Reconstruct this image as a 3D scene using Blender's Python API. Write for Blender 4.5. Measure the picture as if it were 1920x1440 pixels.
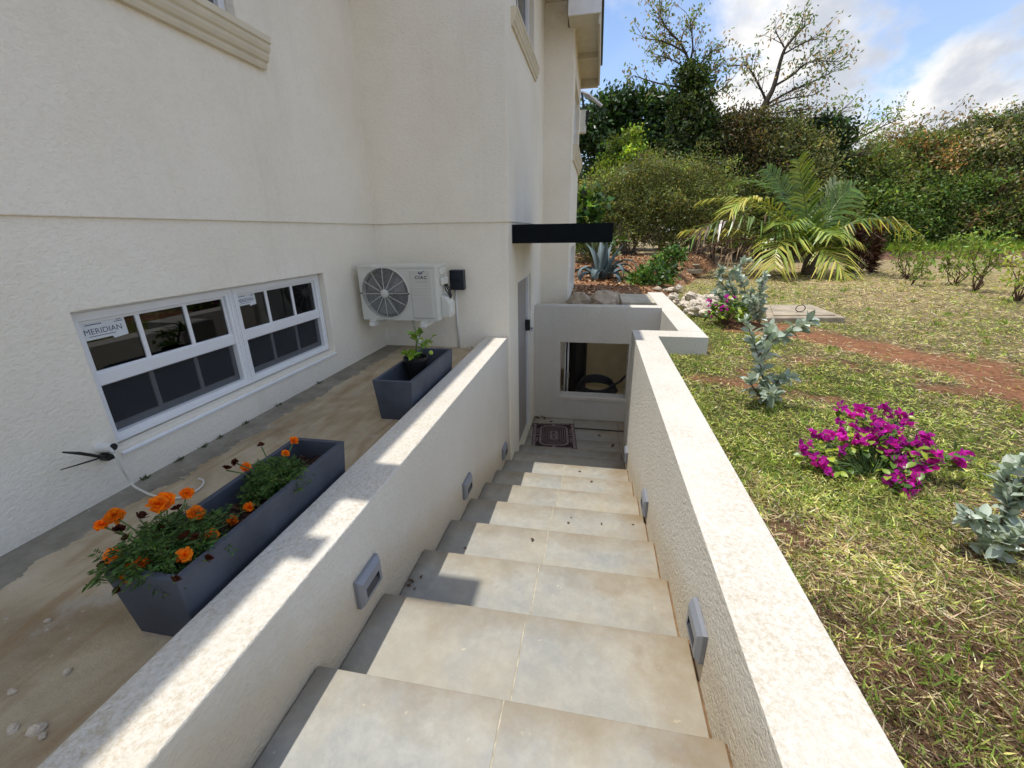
import bpy, math, random
import numpy as np
from mathutils import Vector, Matrix, Euler, Quaternion

# ------------------------------------------------------------------ camera, sky, sun, exposure
scene = bpy.context.scene
for _o in list(bpy.data.objects):
    bpy.data.objects.remove(_o)
COL = scene.collection

cam_d = bpy.data.cameras.new("camera")
cam = bpy.data.objects.new("camera", cam_d)
COL.objects.link(cam)
scene.camera = cam
cam_d.sensor_fit = 'HORIZONTAL'
cam_d.sensor_width = 36.0
cam_d.lens = 36.0 * 799.964 / 1920.0
cam_d.clip_start = 0.02
cam_d.clip_end = 1500.0
_r, _p, _h = -0.0152872, -0.343768, 0.19162
_f = Vector((-math.sin(_h) * math.cos(_p), math.cos(_h) * math.cos(_p), math.sin(_p)))
_right = Vector((math.cos(_h), math.sin(_h), 0.0))
_up = _right.cross(_f)
_a = _right * math.cos(_r) + _up * math.sin(_r)
_u = -_right * math.sin(_r) + _up * math.cos(_r)
_m = Matrix((_a, _u, -_f)).transposed().to_4x4()
_m.translation = Vector((0.0, 0.0, 1.1))
cam.matrix_world = _m

SUN_TRAVEL = Vector((0.24, -0.012, -1.0)).normalized()
SUN_ELEV = math.asin(-SUN_TRAVEL.z)
sun_d = bpy.data.lights.new("sun", 'SUN')
sun_d.energy = 2.0
sun_d.angle = math.radians(0.6)
sun_d.color = (1.0, 0.965, 0.91)
sun = bpy.data.objects.new("sun", sun_d)
COL.objects.link(sun)
sun.rotation_euler = SUN_TRAVEL.to_track_quat('-Z', 'Y').to_euler()
sun.location = (-8, 0, 30)

CLOUD_SEED = 8.1
CLOUD_SCALE = 2.1
CLOUD_SHIFT = (0.0, 0.40)
world = bpy.data.worlds.new("World")
scene.world = world
world.use_nodes = True
_nt = world.node_tree
_nt.nodes.clear()


def wn(t, **kw):
    n = _nt.nodes.new(t)
    for k, v in kw.items():
        setattr(n, k, v)
    return n


def wmath(op, a, b=None, clamp=False):
    n = wn('ShaderNodeMath', operation=op, use_clamp=clamp)
    for i, v in enumerate((a, b)):
        if v is None:
            continue
        if isinstance(v, (int, float)):
            n.inputs[i].default_value = v
        else:
            _nt.links.new(v, n.inputs[i])
    return n.outputs[0]


_sky = wn('ShaderNodeTexSky', sky_type='NISHITA')
_sky.sun_disc = False
_sky.sun_elevation = SUN_ELEV
_sky.sun_rotation = math.radians(270.0)
_sky.air_density = 0.9
_sky.dust_density = 0.15
_sky.ozone_density = 1.2
_tc = wn('ShaderNodeTexCoord')
_sep = wn('ShaderNodeSeparateXYZ')
_nt.links.new(_tc.outputs['Generated'], _sep.inputs[0])
# clouds lie on a flat layer overhead: project the view direction onto it
_zz = wmath('ADD', wmath('MAXIMUM', _sep.outputs['Z'], 0.0), 0.55)
_comb = wn('ShaderNodeCombineXYZ')
_nt.links.new(wmath('DIVIDE', _sep.outputs['X'], _zz), _comb.inputs[0])
_nt.links.new(wmath('DIVIDE', _sep.outputs['Y'], _zz), _comb.inputs[1])
_comb.inputs[2].default_value = CLOUD_SEED


def wnoise(scale, detail, rough=0.55, dist=0.0, shift=(0, 0, 0)):
    mp = wn('ShaderNodeMapping')
    mp.inputs['Location'].default_value = shift
    mp.inputs['Location'].default_value = (shift[0] + CLOUD_SHIFT[0], shift[1] + CLOUD_SHIFT[1], shift[2])
    _nt.links.new(_comb.outputs[0], mp.inputs[0])
    n = wn('ShaderNodeTexNoise')
    n.inputs['Scale'].default_value = scale
    n.inputs['Detail'].default_value = detail
    n.inputs['Roughness'].default_value = rough
    n.inputs['Distortion'].default_value = dist
    _nt.links.new(mp.outputs[0], n.inputs['Vector'])
    return n.outputs['Fac']


def wramp(fac, p0, c0, p1, c1):
    r = wn('ShaderNodeValToRGB')
    r.color_ramp.interpolation = 'EASE'
    e = r.color_ramp.elements
    e[0].position, e[0].color = p0, (*c0, 1)
    e[1].position, e[1].color = p1, (*c1, 1)
    _nt.links.new(fac, r.inputs[0])
    return r.outputs[0]


def wmix(fac, a, b, mode='MIX'):
    m = wn('ShaderNodeMixRGB', blend_type=mode)
    for i, v in enumerate((fac, a, b)):
        if isinstance(v, (int, float)):
            m.inputs[i].default_value = v
        elif isinstance(v, tuple):
            m.inputs[i].default_value = (*v, 1)
        else:
            _nt.links.new(v, m.inputs[i])
    return m.outputs[0]


_dens = wnoise(CLOUD_SCALE, 8.0, 0.56, 0.15)
_lit = wnoise(CLOUD_SCALE, 8.0, 0.56, 0.15, (0.05, -0.02, 0.0))
_cover = wramp(_dens, 0.468, (0, 0, 0), 0.565, (1, 1, 1))
_veil = wramp(wnoise(0.55, 5.0, 0.6, 0.4, (4.0, 2.0, 1.0)), 0.36, (0.0, 0.0, 0.0), 0.68, (0.6, 0.6, 0.6))
_shade = wramp(wmath('ADD', wmath('SUBTRACT', _lit, _dens), 0.5), 0.42, (2.15, 2.28, 2.55), 0.58, (3.8, 3.7, 3.55))
_blue = wmix(1.0, _sky.outputs[0], (0.62, 0.67, 0.73), 'MULTIPLY')
_haze = wramp(_sep.outputs['Z'], 0.0, (0.9, 0.9, 0.9), 0.27, (0, 0, 0))
_blue = wmix(_haze, _blue, (2.3, 2.65, 3.2))
_mix1 = wmix(_veil, _blue, (2.7, 2.95, 3.4))
_mixed = wmix(_cover, _mix1, _shade)
_bg = wn('ShaderNodeBackground')
_bg.inputs['Strength'].default_value = 0.15
_nt.links.new(_mixed, _bg.inputs['Color'])
_out = wn('ShaderNodeOutputWorld')
_nt.links.new(_bg.outputs[0], _out.inputs['Surface'])

scene.view_settings.view_transform = 'Standard'
scene.view_settings.look = 'None'
scene.view_settings.gamma = 1.0
scene.view_settings.exposure = 1.01
scene.view_settings.use_curve_mapping = False
scene.cycles.use_denoising = True
try:
    scene.cycles.denoiser = 'OPENIMAGEDENOISE'
except Exception:
    pass
scene.cycles.max_bounces = 7
scene.cycles.diffuse_bounces = 4
scene.cycles.glossy_bounces = 3
scene.cycles.transmission_bounces = 4
scene.cycles.transparent_max_bounces = 10
scene.cycles.sample_clamp_indirect = 6.0
scene.cycles.use_adaptive_sampling = True
scene.cycles.adaptive_threshold = 0.025
scene.cycles.caustics_reflective = False
scene.cycles.caustics_refractive = False

rng = np.random.default_rng(11)
random.seed(5)

# ------------------------------------------------------------------ materials


class Mat:
    """small node helper"""

    def __init__(self, name):
        self.m = bpy.data.materials.new(name)
        self.m.use_nodes = True
        self.nt = self.m.node_tree
        self.b = self.nt.nodes['Principled BSDF']
        self.out = self.nt.nodes['Material Output']

    def n(self, t, **kw):
        n = self.nt.nodes.new(t)
        for k, v in kw.items():
            setattr(n, k, v)
        return n

    def link(self, a, b):
        self.nt.links.new(a, b)

    def pos(self, scale=(1, 1, 1), rnd=False):
        tc = self.n('ShaderNodeTexCoord')
        g = self.n('ShaderNodeNewGeometry')
        mp = self.n('ShaderNodeMapping')
        mp.inputs['Scale'].default_value = scale
        self.link(g.outputs['Position'], mp.inputs['Vector'])
        if rnd:
            oi = self.n('ShaderNodeObjectInfo')
            mu = self.n('ShaderNodeVectorMath', operation='SCALE')
            mu.inputs[0].default_value = (37.0, 53.0, 71.0)
            self.link(oi.outputs['Random'], mu.inputs['Scale'])
            self.link(mu.outputs[0], mp.inputs['Location'])
        return mp.outputs[0]

    def noise(self, vec, scale, detail=4.0, rough=0.55, dist=0.0):
        n = self.n('ShaderNodeTexNoise')
        n.inputs['Scale'].default_value = scale
        n.inputs['Detail'].default_value = detail
        n.inputs['Roughness'].default_value = rough
        n.inputs['Distortion'].default_value = dist
        self.link(vec, n.inputs['Vector'])
        return n.outputs['Fac']

    def ramp(self, fac, stops):
        r = self.n('ShaderNodeValToRGB')
        e = r.color_ramp.elements
        e[0].position, e[0].color = stops[0][0], (*stops[0][1], 1)
        e[1].position, e[1].color = stops[-1][0], (*stops[-1][1], 1)
        for p, c in stops[1:-1]:
            k = e.new(p)
            k.color = (*c, 1)
        self.link(fac, r.inputs[0])
        return r.outputs[0]

    def mix(self, fac, a, b, mode='MIX'):
        m = self.n('ShaderNodeMixRGB', blend_type=mode)
        for i, v in enumerate((fac, a, b)):
            if isinstance(v, (int, float)):
                m.inputs[i].default_value = v
            elif isinstance(v, tuple):
                m.inputs[i].default_value = (*v, 1)
            else:
                self.link(v, m.inputs[i])
        return m.outputs[0]

    def math(self, op, a, b=0.0, clamp=False):
        m = self.n('ShaderNodeMath', operation=op, use_clamp=clamp)
        for i, v in enumerate((a, b)):
            if isinstance(v, (int, float)):
                m.inputs[i].default_value = v
            else:
                self.link(v, m.inputs[i])
        return m.outputs[0]

    def bump(self, h, strength, dist):
        b = self.n('ShaderNodeBump')
        b.inputs['Strength'].default_value = strength
        b.inputs['Distance'].default_value = dist
        self.link(h, b.inputs['Height'])
        self.link(b.outputs[0], self.b.inputs['Normal'])

    def color(self, c):
        if isinstance(c, tuple):
            self.b.inputs['Base Color'].default_value = (*c, 1)
        else:
            self.link(c, self.b.inputs['Base Color'])

    def set(self, rough=0.6, metal=0.0, spec=0.5):
        self.b.inputs['Roughness'].default_value = rough
        self.b.inputs['Metallic'].default_value = metal
        self.b.inputs['Specular IOR Level'].default_value = spec
        return self.m


W3 = ((0, (0, 0, 0)), (1, (1, 1, 1)))


def stucco(name, base, tint=(0.62, 0.55, 0.42), tops=0.0, bump=0.26, worm=42.0, splash=False):
    M = Mat(name)
    v = M.pos()
    va = M.pos((1.0, 1.0, 1.5))
    n1 = M.noise(va, worm, 3.0, 0.62, 0.45)
    n2 = M.noise(v, 120.0, 2.0, 0.6)
    r1 = M.ramp(n1, ((0.36, (0, 0, 0)), (0.56, (1, 1, 1))))
    h = M.math('ADD', M.math('MULTIPLY', r1, 0.75), M.math('MULTIPLY', n2, 0.35))
    big = M.noise(v, 1.3, 5.0, 0.6)
    c = M.mix(M.ramp(big, ((0.35, (0, 0, 0)), (0.72, (1, 1, 1)))), base,
              (base[0] * 0.92, base[1] * 0.905, base[2] * 0.87))
    c = M.mix(M.math('MULTIPLY', M.ramp(n1, ((0.30, (1, 1, 1)), (0.52, (0, 0, 0)))), 0.16), c, tint)
    vst = M.pos((5.0, 5.0, 0.35))
    sk = M.noise(vst, 1.0, 5.0, 0.7)
    c = M.mix(M.math('MULTIPLY', M.ramp(sk, ((0.54, (0, 0, 0)), (0.75, (1, 1, 1)))), 0.16), c, (0.50, 0.45, 0.36))
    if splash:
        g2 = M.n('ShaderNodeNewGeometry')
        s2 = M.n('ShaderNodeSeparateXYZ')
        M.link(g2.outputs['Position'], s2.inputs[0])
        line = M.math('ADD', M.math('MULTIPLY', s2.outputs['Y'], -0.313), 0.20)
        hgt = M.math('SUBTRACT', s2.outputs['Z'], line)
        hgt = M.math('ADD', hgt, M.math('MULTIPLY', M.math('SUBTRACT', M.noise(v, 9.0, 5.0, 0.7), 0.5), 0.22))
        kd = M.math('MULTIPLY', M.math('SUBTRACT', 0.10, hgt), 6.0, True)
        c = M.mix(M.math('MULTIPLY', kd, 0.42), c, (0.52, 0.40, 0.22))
    if tops > 0:
        g = M.n('ShaderNodeNewGeometry')
        s = M.n('ShaderNodeSeparateXYZ')
        M.link(g.outputs['True Normal'], s.inputs[0])
        up = M.math('GREATER_THAN', s.outputs['Z'], 0.6)
        st = M.noise(v, 75.0, 5.0, 0.75, 0.2)
        st2 = M.noise(v, 3.2, 3.0, 0.6)
        k = M.math('MULTIPLY', M.ramp(st, ((0.44, (0, 0, 0)), (0.64, (1, 1, 1)))),
                   M.ramp(st2, ((0.38, (0.4, 0.4, 0.4)), (0.62, (1, 1, 1)))))
        c = M.mix(M.math('MULTIPLY', M.math('MULTIPLY', k, up), tops), c, (0.42, 0.33, 0.20))
    M.color(c)
    M.bump(h, bump, 0.012)
    return M.set(0.92, 0, 0.25)


WALL = (0.885, 0.835, 0.725)  # house paint lightened beyond the stair walls to lift its shaded faces
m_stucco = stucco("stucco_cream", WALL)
m_stucco_wall = stucco("stucco_stair_wall", (0.69, 0.658, 0.592), tops=0.62, bump=0.36, splash=True)  # same paint darkened so the sunlit wall tops don't clip
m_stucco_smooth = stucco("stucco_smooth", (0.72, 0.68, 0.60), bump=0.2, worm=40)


def plain(name, c, rough=0.5, metal=0.0, spec=0.5, var=0.06, scale=8.0, bump=0.0):
    M = Mat(name)
    v = M.pos()
    n = M.noise(v, scale, 4.0)
    M.color(M.mix(M.ramp(n, ((0.3, (0, 0, 0)), (0.7, (1, 1, 1)))), tuple(x * (1 - var) for x in c), tuple(min(1, x * (1 + var)) for x in c)))
    if bump:
        M.bump(M.noise(v, scale * 12, 3.0), bump, 0.004)
    return M.set(rough, metal, spec)


m_trim = plain("cream_moulding", (0.66, 0.60, 0.46), 0.8, var=0.05)
m_white = plain("white_vinyl", (0.78, 0.79, 0.80), 0.35, var=0.02)
m_soffit = plain("soffit_paint", (0.62, 0.58, 0.47), 0.7)
m_board = plain("white_board", (0.78, 0.79, 0.80), 0.6)
m_roof = plain("roof_edge", (0.08, 0.085, 0.09), 0.8)
m_canopy = plain("black_painted_metal", (0.004, 0.006, 0.008), 0.75, var=0.15, spec=0.12)
m_dark = plain("dark_interior", (0.02, 0.018, 0.016), 0.9)
m_door = plain("grey_door", (0.33, 0.305, 0.28), 0.5)
m_black = plain("black_plastic", (0.012, 0.012, 0.013), 0.4)
m_blackrub = plain("black_hose", (0.015, 0.015, 0.016), 0.35)
m_box = plain("dark_blue_plastic", (0.008, 0.012, 0.022), 0.4)
m_pvc = plain("white_pvc", (0.72, 0.72, 0.70), 0.4)
m_cable = plain("white_cable", (0.62, 0.60, 0.53), 0.5)
m_ac = plain("appliance_ivory", (0.60, 0.60, 0.54), 0.42, var=0.03)
m_ac_panel = plain("appliance_panel", (0.55, 0.55, 0.49), 0.45, var=0.02)
m_ac_dark = plain("appliance_inside", (0.10, 0.105, 0.11), 0.7)
m_blade = plain("fan_blade", (0.17, 0.175, 0.18), 0.5)
m_ac_wire = plain("grille_wire", (0.55, 0.55, 0.51), 0.4)
m_logo = plain("logo_ink", (0.012, 0.014, 0.05), 0.5)
m_logo2 = plain("logo_blue", (0.10, 0.13, 0.26), 0.5)
m_faint = plain("faint_ink", (0.42, 0.41, 0.37), 0.6)
m_steel = plain("galvanised_steel", (0.45, 0.46, 0.47), 0.4, 0.6)
m_light = plain("step_light_aluminium", (0.27, 0.285, 0.32), 0.42, 0.3, var=0.05)
m_light_in = plain("step_light_slot", (0.05, 0.052, 0.06), 0.5)
m_planter = plain("slate_blue_fibrecement", (0.056, 0.066, 0.088), 0.66, var=0.28, scale=6.0, bump=0.2)
m_paper = plain("paper_sticker", (0.68, 0.72, 0.74), 0.6)
m_ink = plain("blue_ink", (0.05, 0.05, 0.11), 0.6)
m_tan = plain("tan_render", (0.64, 0.52, 0.30), 0.9, var=0.12, scale=3.0, bump=0.3)
m_slab = plain("weathered_concrete", (0.37, 0.305, 0.215), 0.9, var=0.30, scale=5.0, bump=0.4)
m_slab_pale = plain("pale_concrete", (0.52, 0.46, 0.35), 0.9, var=0.2, scale=6.0, bump=0.4)
m_wood = plain("weathered_plank", (0.30, 0.25, 0.17), 0.9, var=0.25, scale=7.0, bump=0.3)
m_bark = plain("bark", (0.16, 0.125, 0.09), 0.95, var=0.35, scale=14.0, bump=0.6)
m_bark_dark = plain("bark_dark", (0.07, 0.055, 0.04), 0.95, var=0.35, scale=14.0, bump=0.6)
m_stem = plain("stem_brown", (0.14, 0.08, 0.05), 0.9, var=0.25, scale=30.0)
m_stem_green = plain("stem_green", (0.09, 0.15, 0.04), 0.7, var=0.2, scale=30.0)
m_rock = plain("limestone", (0.42, 0.34, 0.25), 0.95, var=0.28, scale=9.0, bump=0.8)
m_rock_w = plain("white_limestone", (0.60, 0.52, 0.41), 0.95, var=0.22, scale=12.0, bump=0.8)
m_leaf_dry = plain("dried_leaf", (0.10, 0.05, 0.025), 0.9, var=0.4, scale=40.0)
m_petal_o = plain("orange_petal", (0.85, 0.16, 0.006), 0.6, var=0.22, scale=60.0)
m_petal_d = plain("withered_petal", (0.045, 0.010, 0.006), 0.8, var=0.4, scale=60.0)
m_fruit = plain("lime_fruit", (0.30, 0.40, 0.05), 0.4)
m_iron = plain("rusty_iron", (0.06, 0.035, 0.025), 0.7, 0.3)


def m_glass_():
    M = Mat("window_glass")
    nt = M.nt
    nt.nodes.remove(M.b)
    tr = M.n('ShaderNodeBsdfTransparent')
    tr.inputs[0].default_value = (0.22, 0.23, 0.23, 1)
    gl = M.n('ShaderNodeBsdfGlossy')
    gl.inputs['Roughness'].default_value = 0.01
    gl.inputs[0].default_value = (0.95, 0.97, 1.0, 1)
    fr = M.n('ShaderNodeFresnel')
    fr.inputs['IOR'].default_value = 1.55
    mx = M.n('ShaderNodeMixShader')
    M.link(fr.outputs[0], mx.inputs[0])
    M.link(tr.outputs[0], mx.inputs[1])
    M.link(gl.outputs[0], mx.inputs[2])
    M.link(mx.outputs[0], M.out.inputs['Surface'])
    return M.m


m_glass = m_glass_()


def m_screen_():
    M = Mat("insect_screen")
    M.color((0.045, 0.05, 0.058))
    M.set(0.7, 0, 0.3)
    tr = M.n('ShaderNodeBsdfTransparent')
    mx = M.n('ShaderNodeMixShader')
    mx.inputs[0].default_value = 0.42
    M.link(tr.outputs[0], mx.inputs[1])
    M.link(M.b.outputs[0], mx.inputs[2])
    M.link(mx.outputs[0], M.out.inputs['Surface'])
    return M.m


m_screen = m_screen_()


def m_patio_():
    M = Mat("patio_concrete")
    v = M.pos()
    vs = M.pos((3.0, 0.55, 1.0))
    n = M.noise(v, 1.7, 7.0, 0.62, 0.5)
    n2 = M.noise(vs, 3.0, 6.0, 0.65, 0.8)
    c = M.ramp(n, ((0.30, (0.27, 0.205, 0.125)), (0.42, (0.38, 0.305, 0.20)), (0.54, (0.49, 0.405, 0.275)), (0.70, (0.60, 0.52, 0.385))))
    c = M.mix(M.math('MULTIPLY', M.ramp(n2, ((0.48, (0, 0, 0)), (0.66, (1, 1, 1)))), 0.62), c, (0.30, 0.195, 0.09))
    n3 = M.noise(v, 5.5, 5.0, 0.7)
    c = M.mix(M.math('MULTIPLY', M.ramp(n3, ((0.56, (0, 0, 0)), (0.66, (1, 1, 1)))), 0.5), c, (0.46, 0.43, 0.37))
    # darker grey cement strip that runs along the house wall with a ragged edge
    g = M.n('ShaderNodeNewGeometry')
    s = M.n('ShaderNodeSeparateXYZ')
    M.link(g.outputs['Position'], s.inputs[0])
    ed = M.noise(M.pos((1, 1, 1)), 4.0, 5.0, 0.7)
    xx = M.math('ADD', s.outputs['X'], M.math('MULTIPLY', M.math('SUBTRACT', ed, 0.5), -0.30))
    k = M.math('LESS_THAN', xx, -1.915)
    c = M.mix(M.math('MULTIPLY', k, 0.85), c, M.ramp(n3, ((0.35, (0.16, 0.155, 0.125)), (0.65, (0.30, 0.285, 0.235)))))
    sp = M.n('ShaderNodeTexVoronoi')
    sp.inputs['Scale'].default_value = 14.0
    M.link(v, sp.inputs['Vector'])
    c = M.mix(M.math('MULTIPLY', M.math('LESS_THAN', sp.outputs['Distance'], 0.07), 0.6), c, (0.55, 0.52, 0.46))
    M.color(c)
    M.bump(M.math('ADD', M.noise(v, 40.0, 5.0, 0.7), M.math('MULTIPLY', n3, 2.0)), 0.5, 0.012)
    return M.set(0.92, 0, 0.25)


m_patio = m_patio_()


def m_tile_():
    M = Mat("porcelain_tile")
    v = M.pos((1, 1, 1), rnd=True)
    oi = M.n('ShaderNodeObjectInfo')
    n = M.noise(v, 2.2, 7.0, 0.66, 0.3)
    n2 = M.noise(v, 16.0, 8.0, 0.75, 0.2)
    c = M.ramp(n, ((0.34, (0.265, 0.272, 0.258)), (0.46, (0.315, 0.308, 0.272)), (0.56, (0.345, 0.320, 0.262)), (0.70, (0.355, 0.315, 0.232))))
    c = M.mix(M.math('MULTIPLY', M.ramp(n2, ((0.42, (0, 0, 0)), (0.62, (1, 1, 1)))), 0.30), c, (0.50, 0.48, 0.41))
    c = M.mix(M.math('MULTIPLY', oi.outputs['Random'], 0.55), c, M.mix(0.5, c, (0.30, 0.255, 0.185)))
    n3 = M.noise(v, 34.0, 3.0, 0.6)
    c = M.mix(M.math('MULTIPLY', M.ramp(n3, ((0.70, (0, 0, 0)), (0.74, (1, 1, 1)))), 0.5), c, (0.62, 0.55, 0.38))
    # brown water staining that has gathered along the nosings and toward the right-hand wall
    tc = M.n('ShaderNodeTexCoord')
    sg = M.n('ShaderNodeSeparateXYZ')
    M.link(tc.outputs['Generated'], sg.inputs[0])
    vw = M.pos()
    wob = M.noise(vw, 4.0, 6.0, 0.7)
    yy = M.math('ADD', sg.outputs['Y'], M.math('MULTIPLY', M.math('SUBTRACT', wob, 0.5), 1.1))
    kn = M.math('MULTIPLY', M.math('SUBTRACT', yy, 0.66), 2.6, True)
    c = M.mix(M.math('MULTIPLY', kn, 0.62), c, (0.21, 0.16, 0.095))
    g = M.n('ShaderNodeNewGeometry')
    s = M.n('ShaderNodeSeparateXYZ')
    M.link(g.outputs['Position'], s.inputs[0])
    xx = M.math('ADD', s.outputs['X'], M.math('MULTIPLY', M.math('SUBTRACT', wob, 0.5), 0.8))
    k = M.math('MULTIPLY', M.math('SUBTRACT', xx, 0.16), 2.6, True)
    c = M.mix(M.math('MULTIPLY', k, 0.66), c, (0.225, 0.15, 0.07))
    xl = M.math('ADD', s.outputs['X'], M.math('MULTIPLY', M.math('SUBTRACT', wob, 0.5), 0.25))
    kl = M.math('MULTIPLY', M.math('SUBTRACT', -0.74, xl), 9.0, True)
    c = M.mix(M.math('MULTIPLY', kl, 0.7), c, (0.12, 0.10, 0.075))
    M.color(c)
    M.bump(n2, 0.05, 0.004)
    return M.set(0.5, 0, 0.4)


m_tile = m_tile_()
m_grout = plain("brown_grout", (0.17, 0.10, 0.045), 0.95, var=0.4, scale=20)
m_core = plain("stair_concrete", (0.26, 0.22, 0.16), 0.95, var=0.2)


def leafmat(name, rough=0.5, trans=0.42, spec=0.35, ttint=(1.25, 1.2, 0.6)):
    M = Mat(name)
    at = M.n('ShaderNodeAttribute', attribute_name='Col')
    oi = M.n('ShaderNodeObjectInfo')
    br = M.math('ADD', M.math('MULTIPLY', oi.outputs['Random'], 0.30), 0.85)
    c = M.mix(1.0, at.outputs['Color'], br, 'MULTIPLY')
    M.color(c)
    M.set(rough, 0, spec)
    tl = M.n('ShaderNodeBsdfTranslucent')
    M.link(M.mix(1.0, c, ttint, 'MULTIPLY'), tl.inputs[0])
    mx = M.n('ShaderNodeMixShader')
    mx.inputs[0].default_value = trans
    M.link(M.b.outputs[0], mx.inputs[1])
    M.link(tl.outputs[0], mx.inputs[2])
    M.link(mx.outputs[0], M.out.inputs['Surface'])
    return M.m


m_leaf = leafmat("foliage")
m_leaf_gloss = leafmat("foliage_glossy", 0.35, 0.2, 0.5)
m_silver = leafmat("silver_foliage", 0.5, 0.22, 0.5, (1.0, 1.05, 0.7))
m_grass = leafmat("grass_blades", 0.7, 0.4, 0.2)
m_bract = leafmat("magenta_bract", 0.6, 0.5, 0.2, (1.3, 1.0, 1.2))
m_attr_dull = leafmat("matt_attribute_colour", 0.9, 0.0, 0.2)


def m_lawn_():
    M = Mat("lawn_soil")
    at = M.n('ShaderNodeAttribute', attribute_name='Col')
    v = M.pos()
    n = M.noise(v, 28.0, 5.0, 0.7)
    n2 = M.noise(v, 5.0, 5.0, 0.65)
    c = M.mix(1.0, at.outputs['Color'], M.ramp(n, ((0.25, (0.55, 0.55, 0.55)), (0.75, (1.4, 1.4, 1.4)))), 'MULTIPLY')
    c = M.mix(1.0, c, M.ramp(n2, ((0.3, (0.78, 0.8, 0.75)), (0.7, (1.18, 1.15, 1.1)))), 'MULTIPLY')
    M.color(c)
    M.bump(n, 0.8, 0.03)
    return M.set(0.95, 0, 0.15)


m_lawn = m_lawn_()
m_mulch = plain("mulch_base", (0.24, 0.115, 0.05), 0.95, var=0.5, scale=18.0, bump=1.0)
m_bank = plain("earth_bank", (0.16, 0.085, 0.05), 0.95, var=0.45, scale=4.0, bump=1.0)
m_earth = plain("bare_earth", (0.16, 0.10, 0.055), 0.95, var=0.3, scale=0.6)

# ------------------------------------------------------------------ geometry helpers


def root_of(o):
    v = Vector((0, 0, 0))
    while o is not None:
        v += o.location
        o = o.parent
    return v


def finish(o, parent, label=None, cat=None, group=None, kind=None):
    COL.objects.link(o)
    if parent is not None:
        o.parent = parent
    if label:
        o['label'] = label
    if cat:
        o['category'] = cat
    if group:
        o['group'] = group
    if kind:
        o['kind'] = kind
    return o


def thing(name, loc, label=None, cat=None, group=None, kind=None):
    o = bpy.data.objects.new(name, None)
    o.empty_display_size = 0.1
    o.location = loc
    return finish(o, None, label, cat, group, kind)


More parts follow.
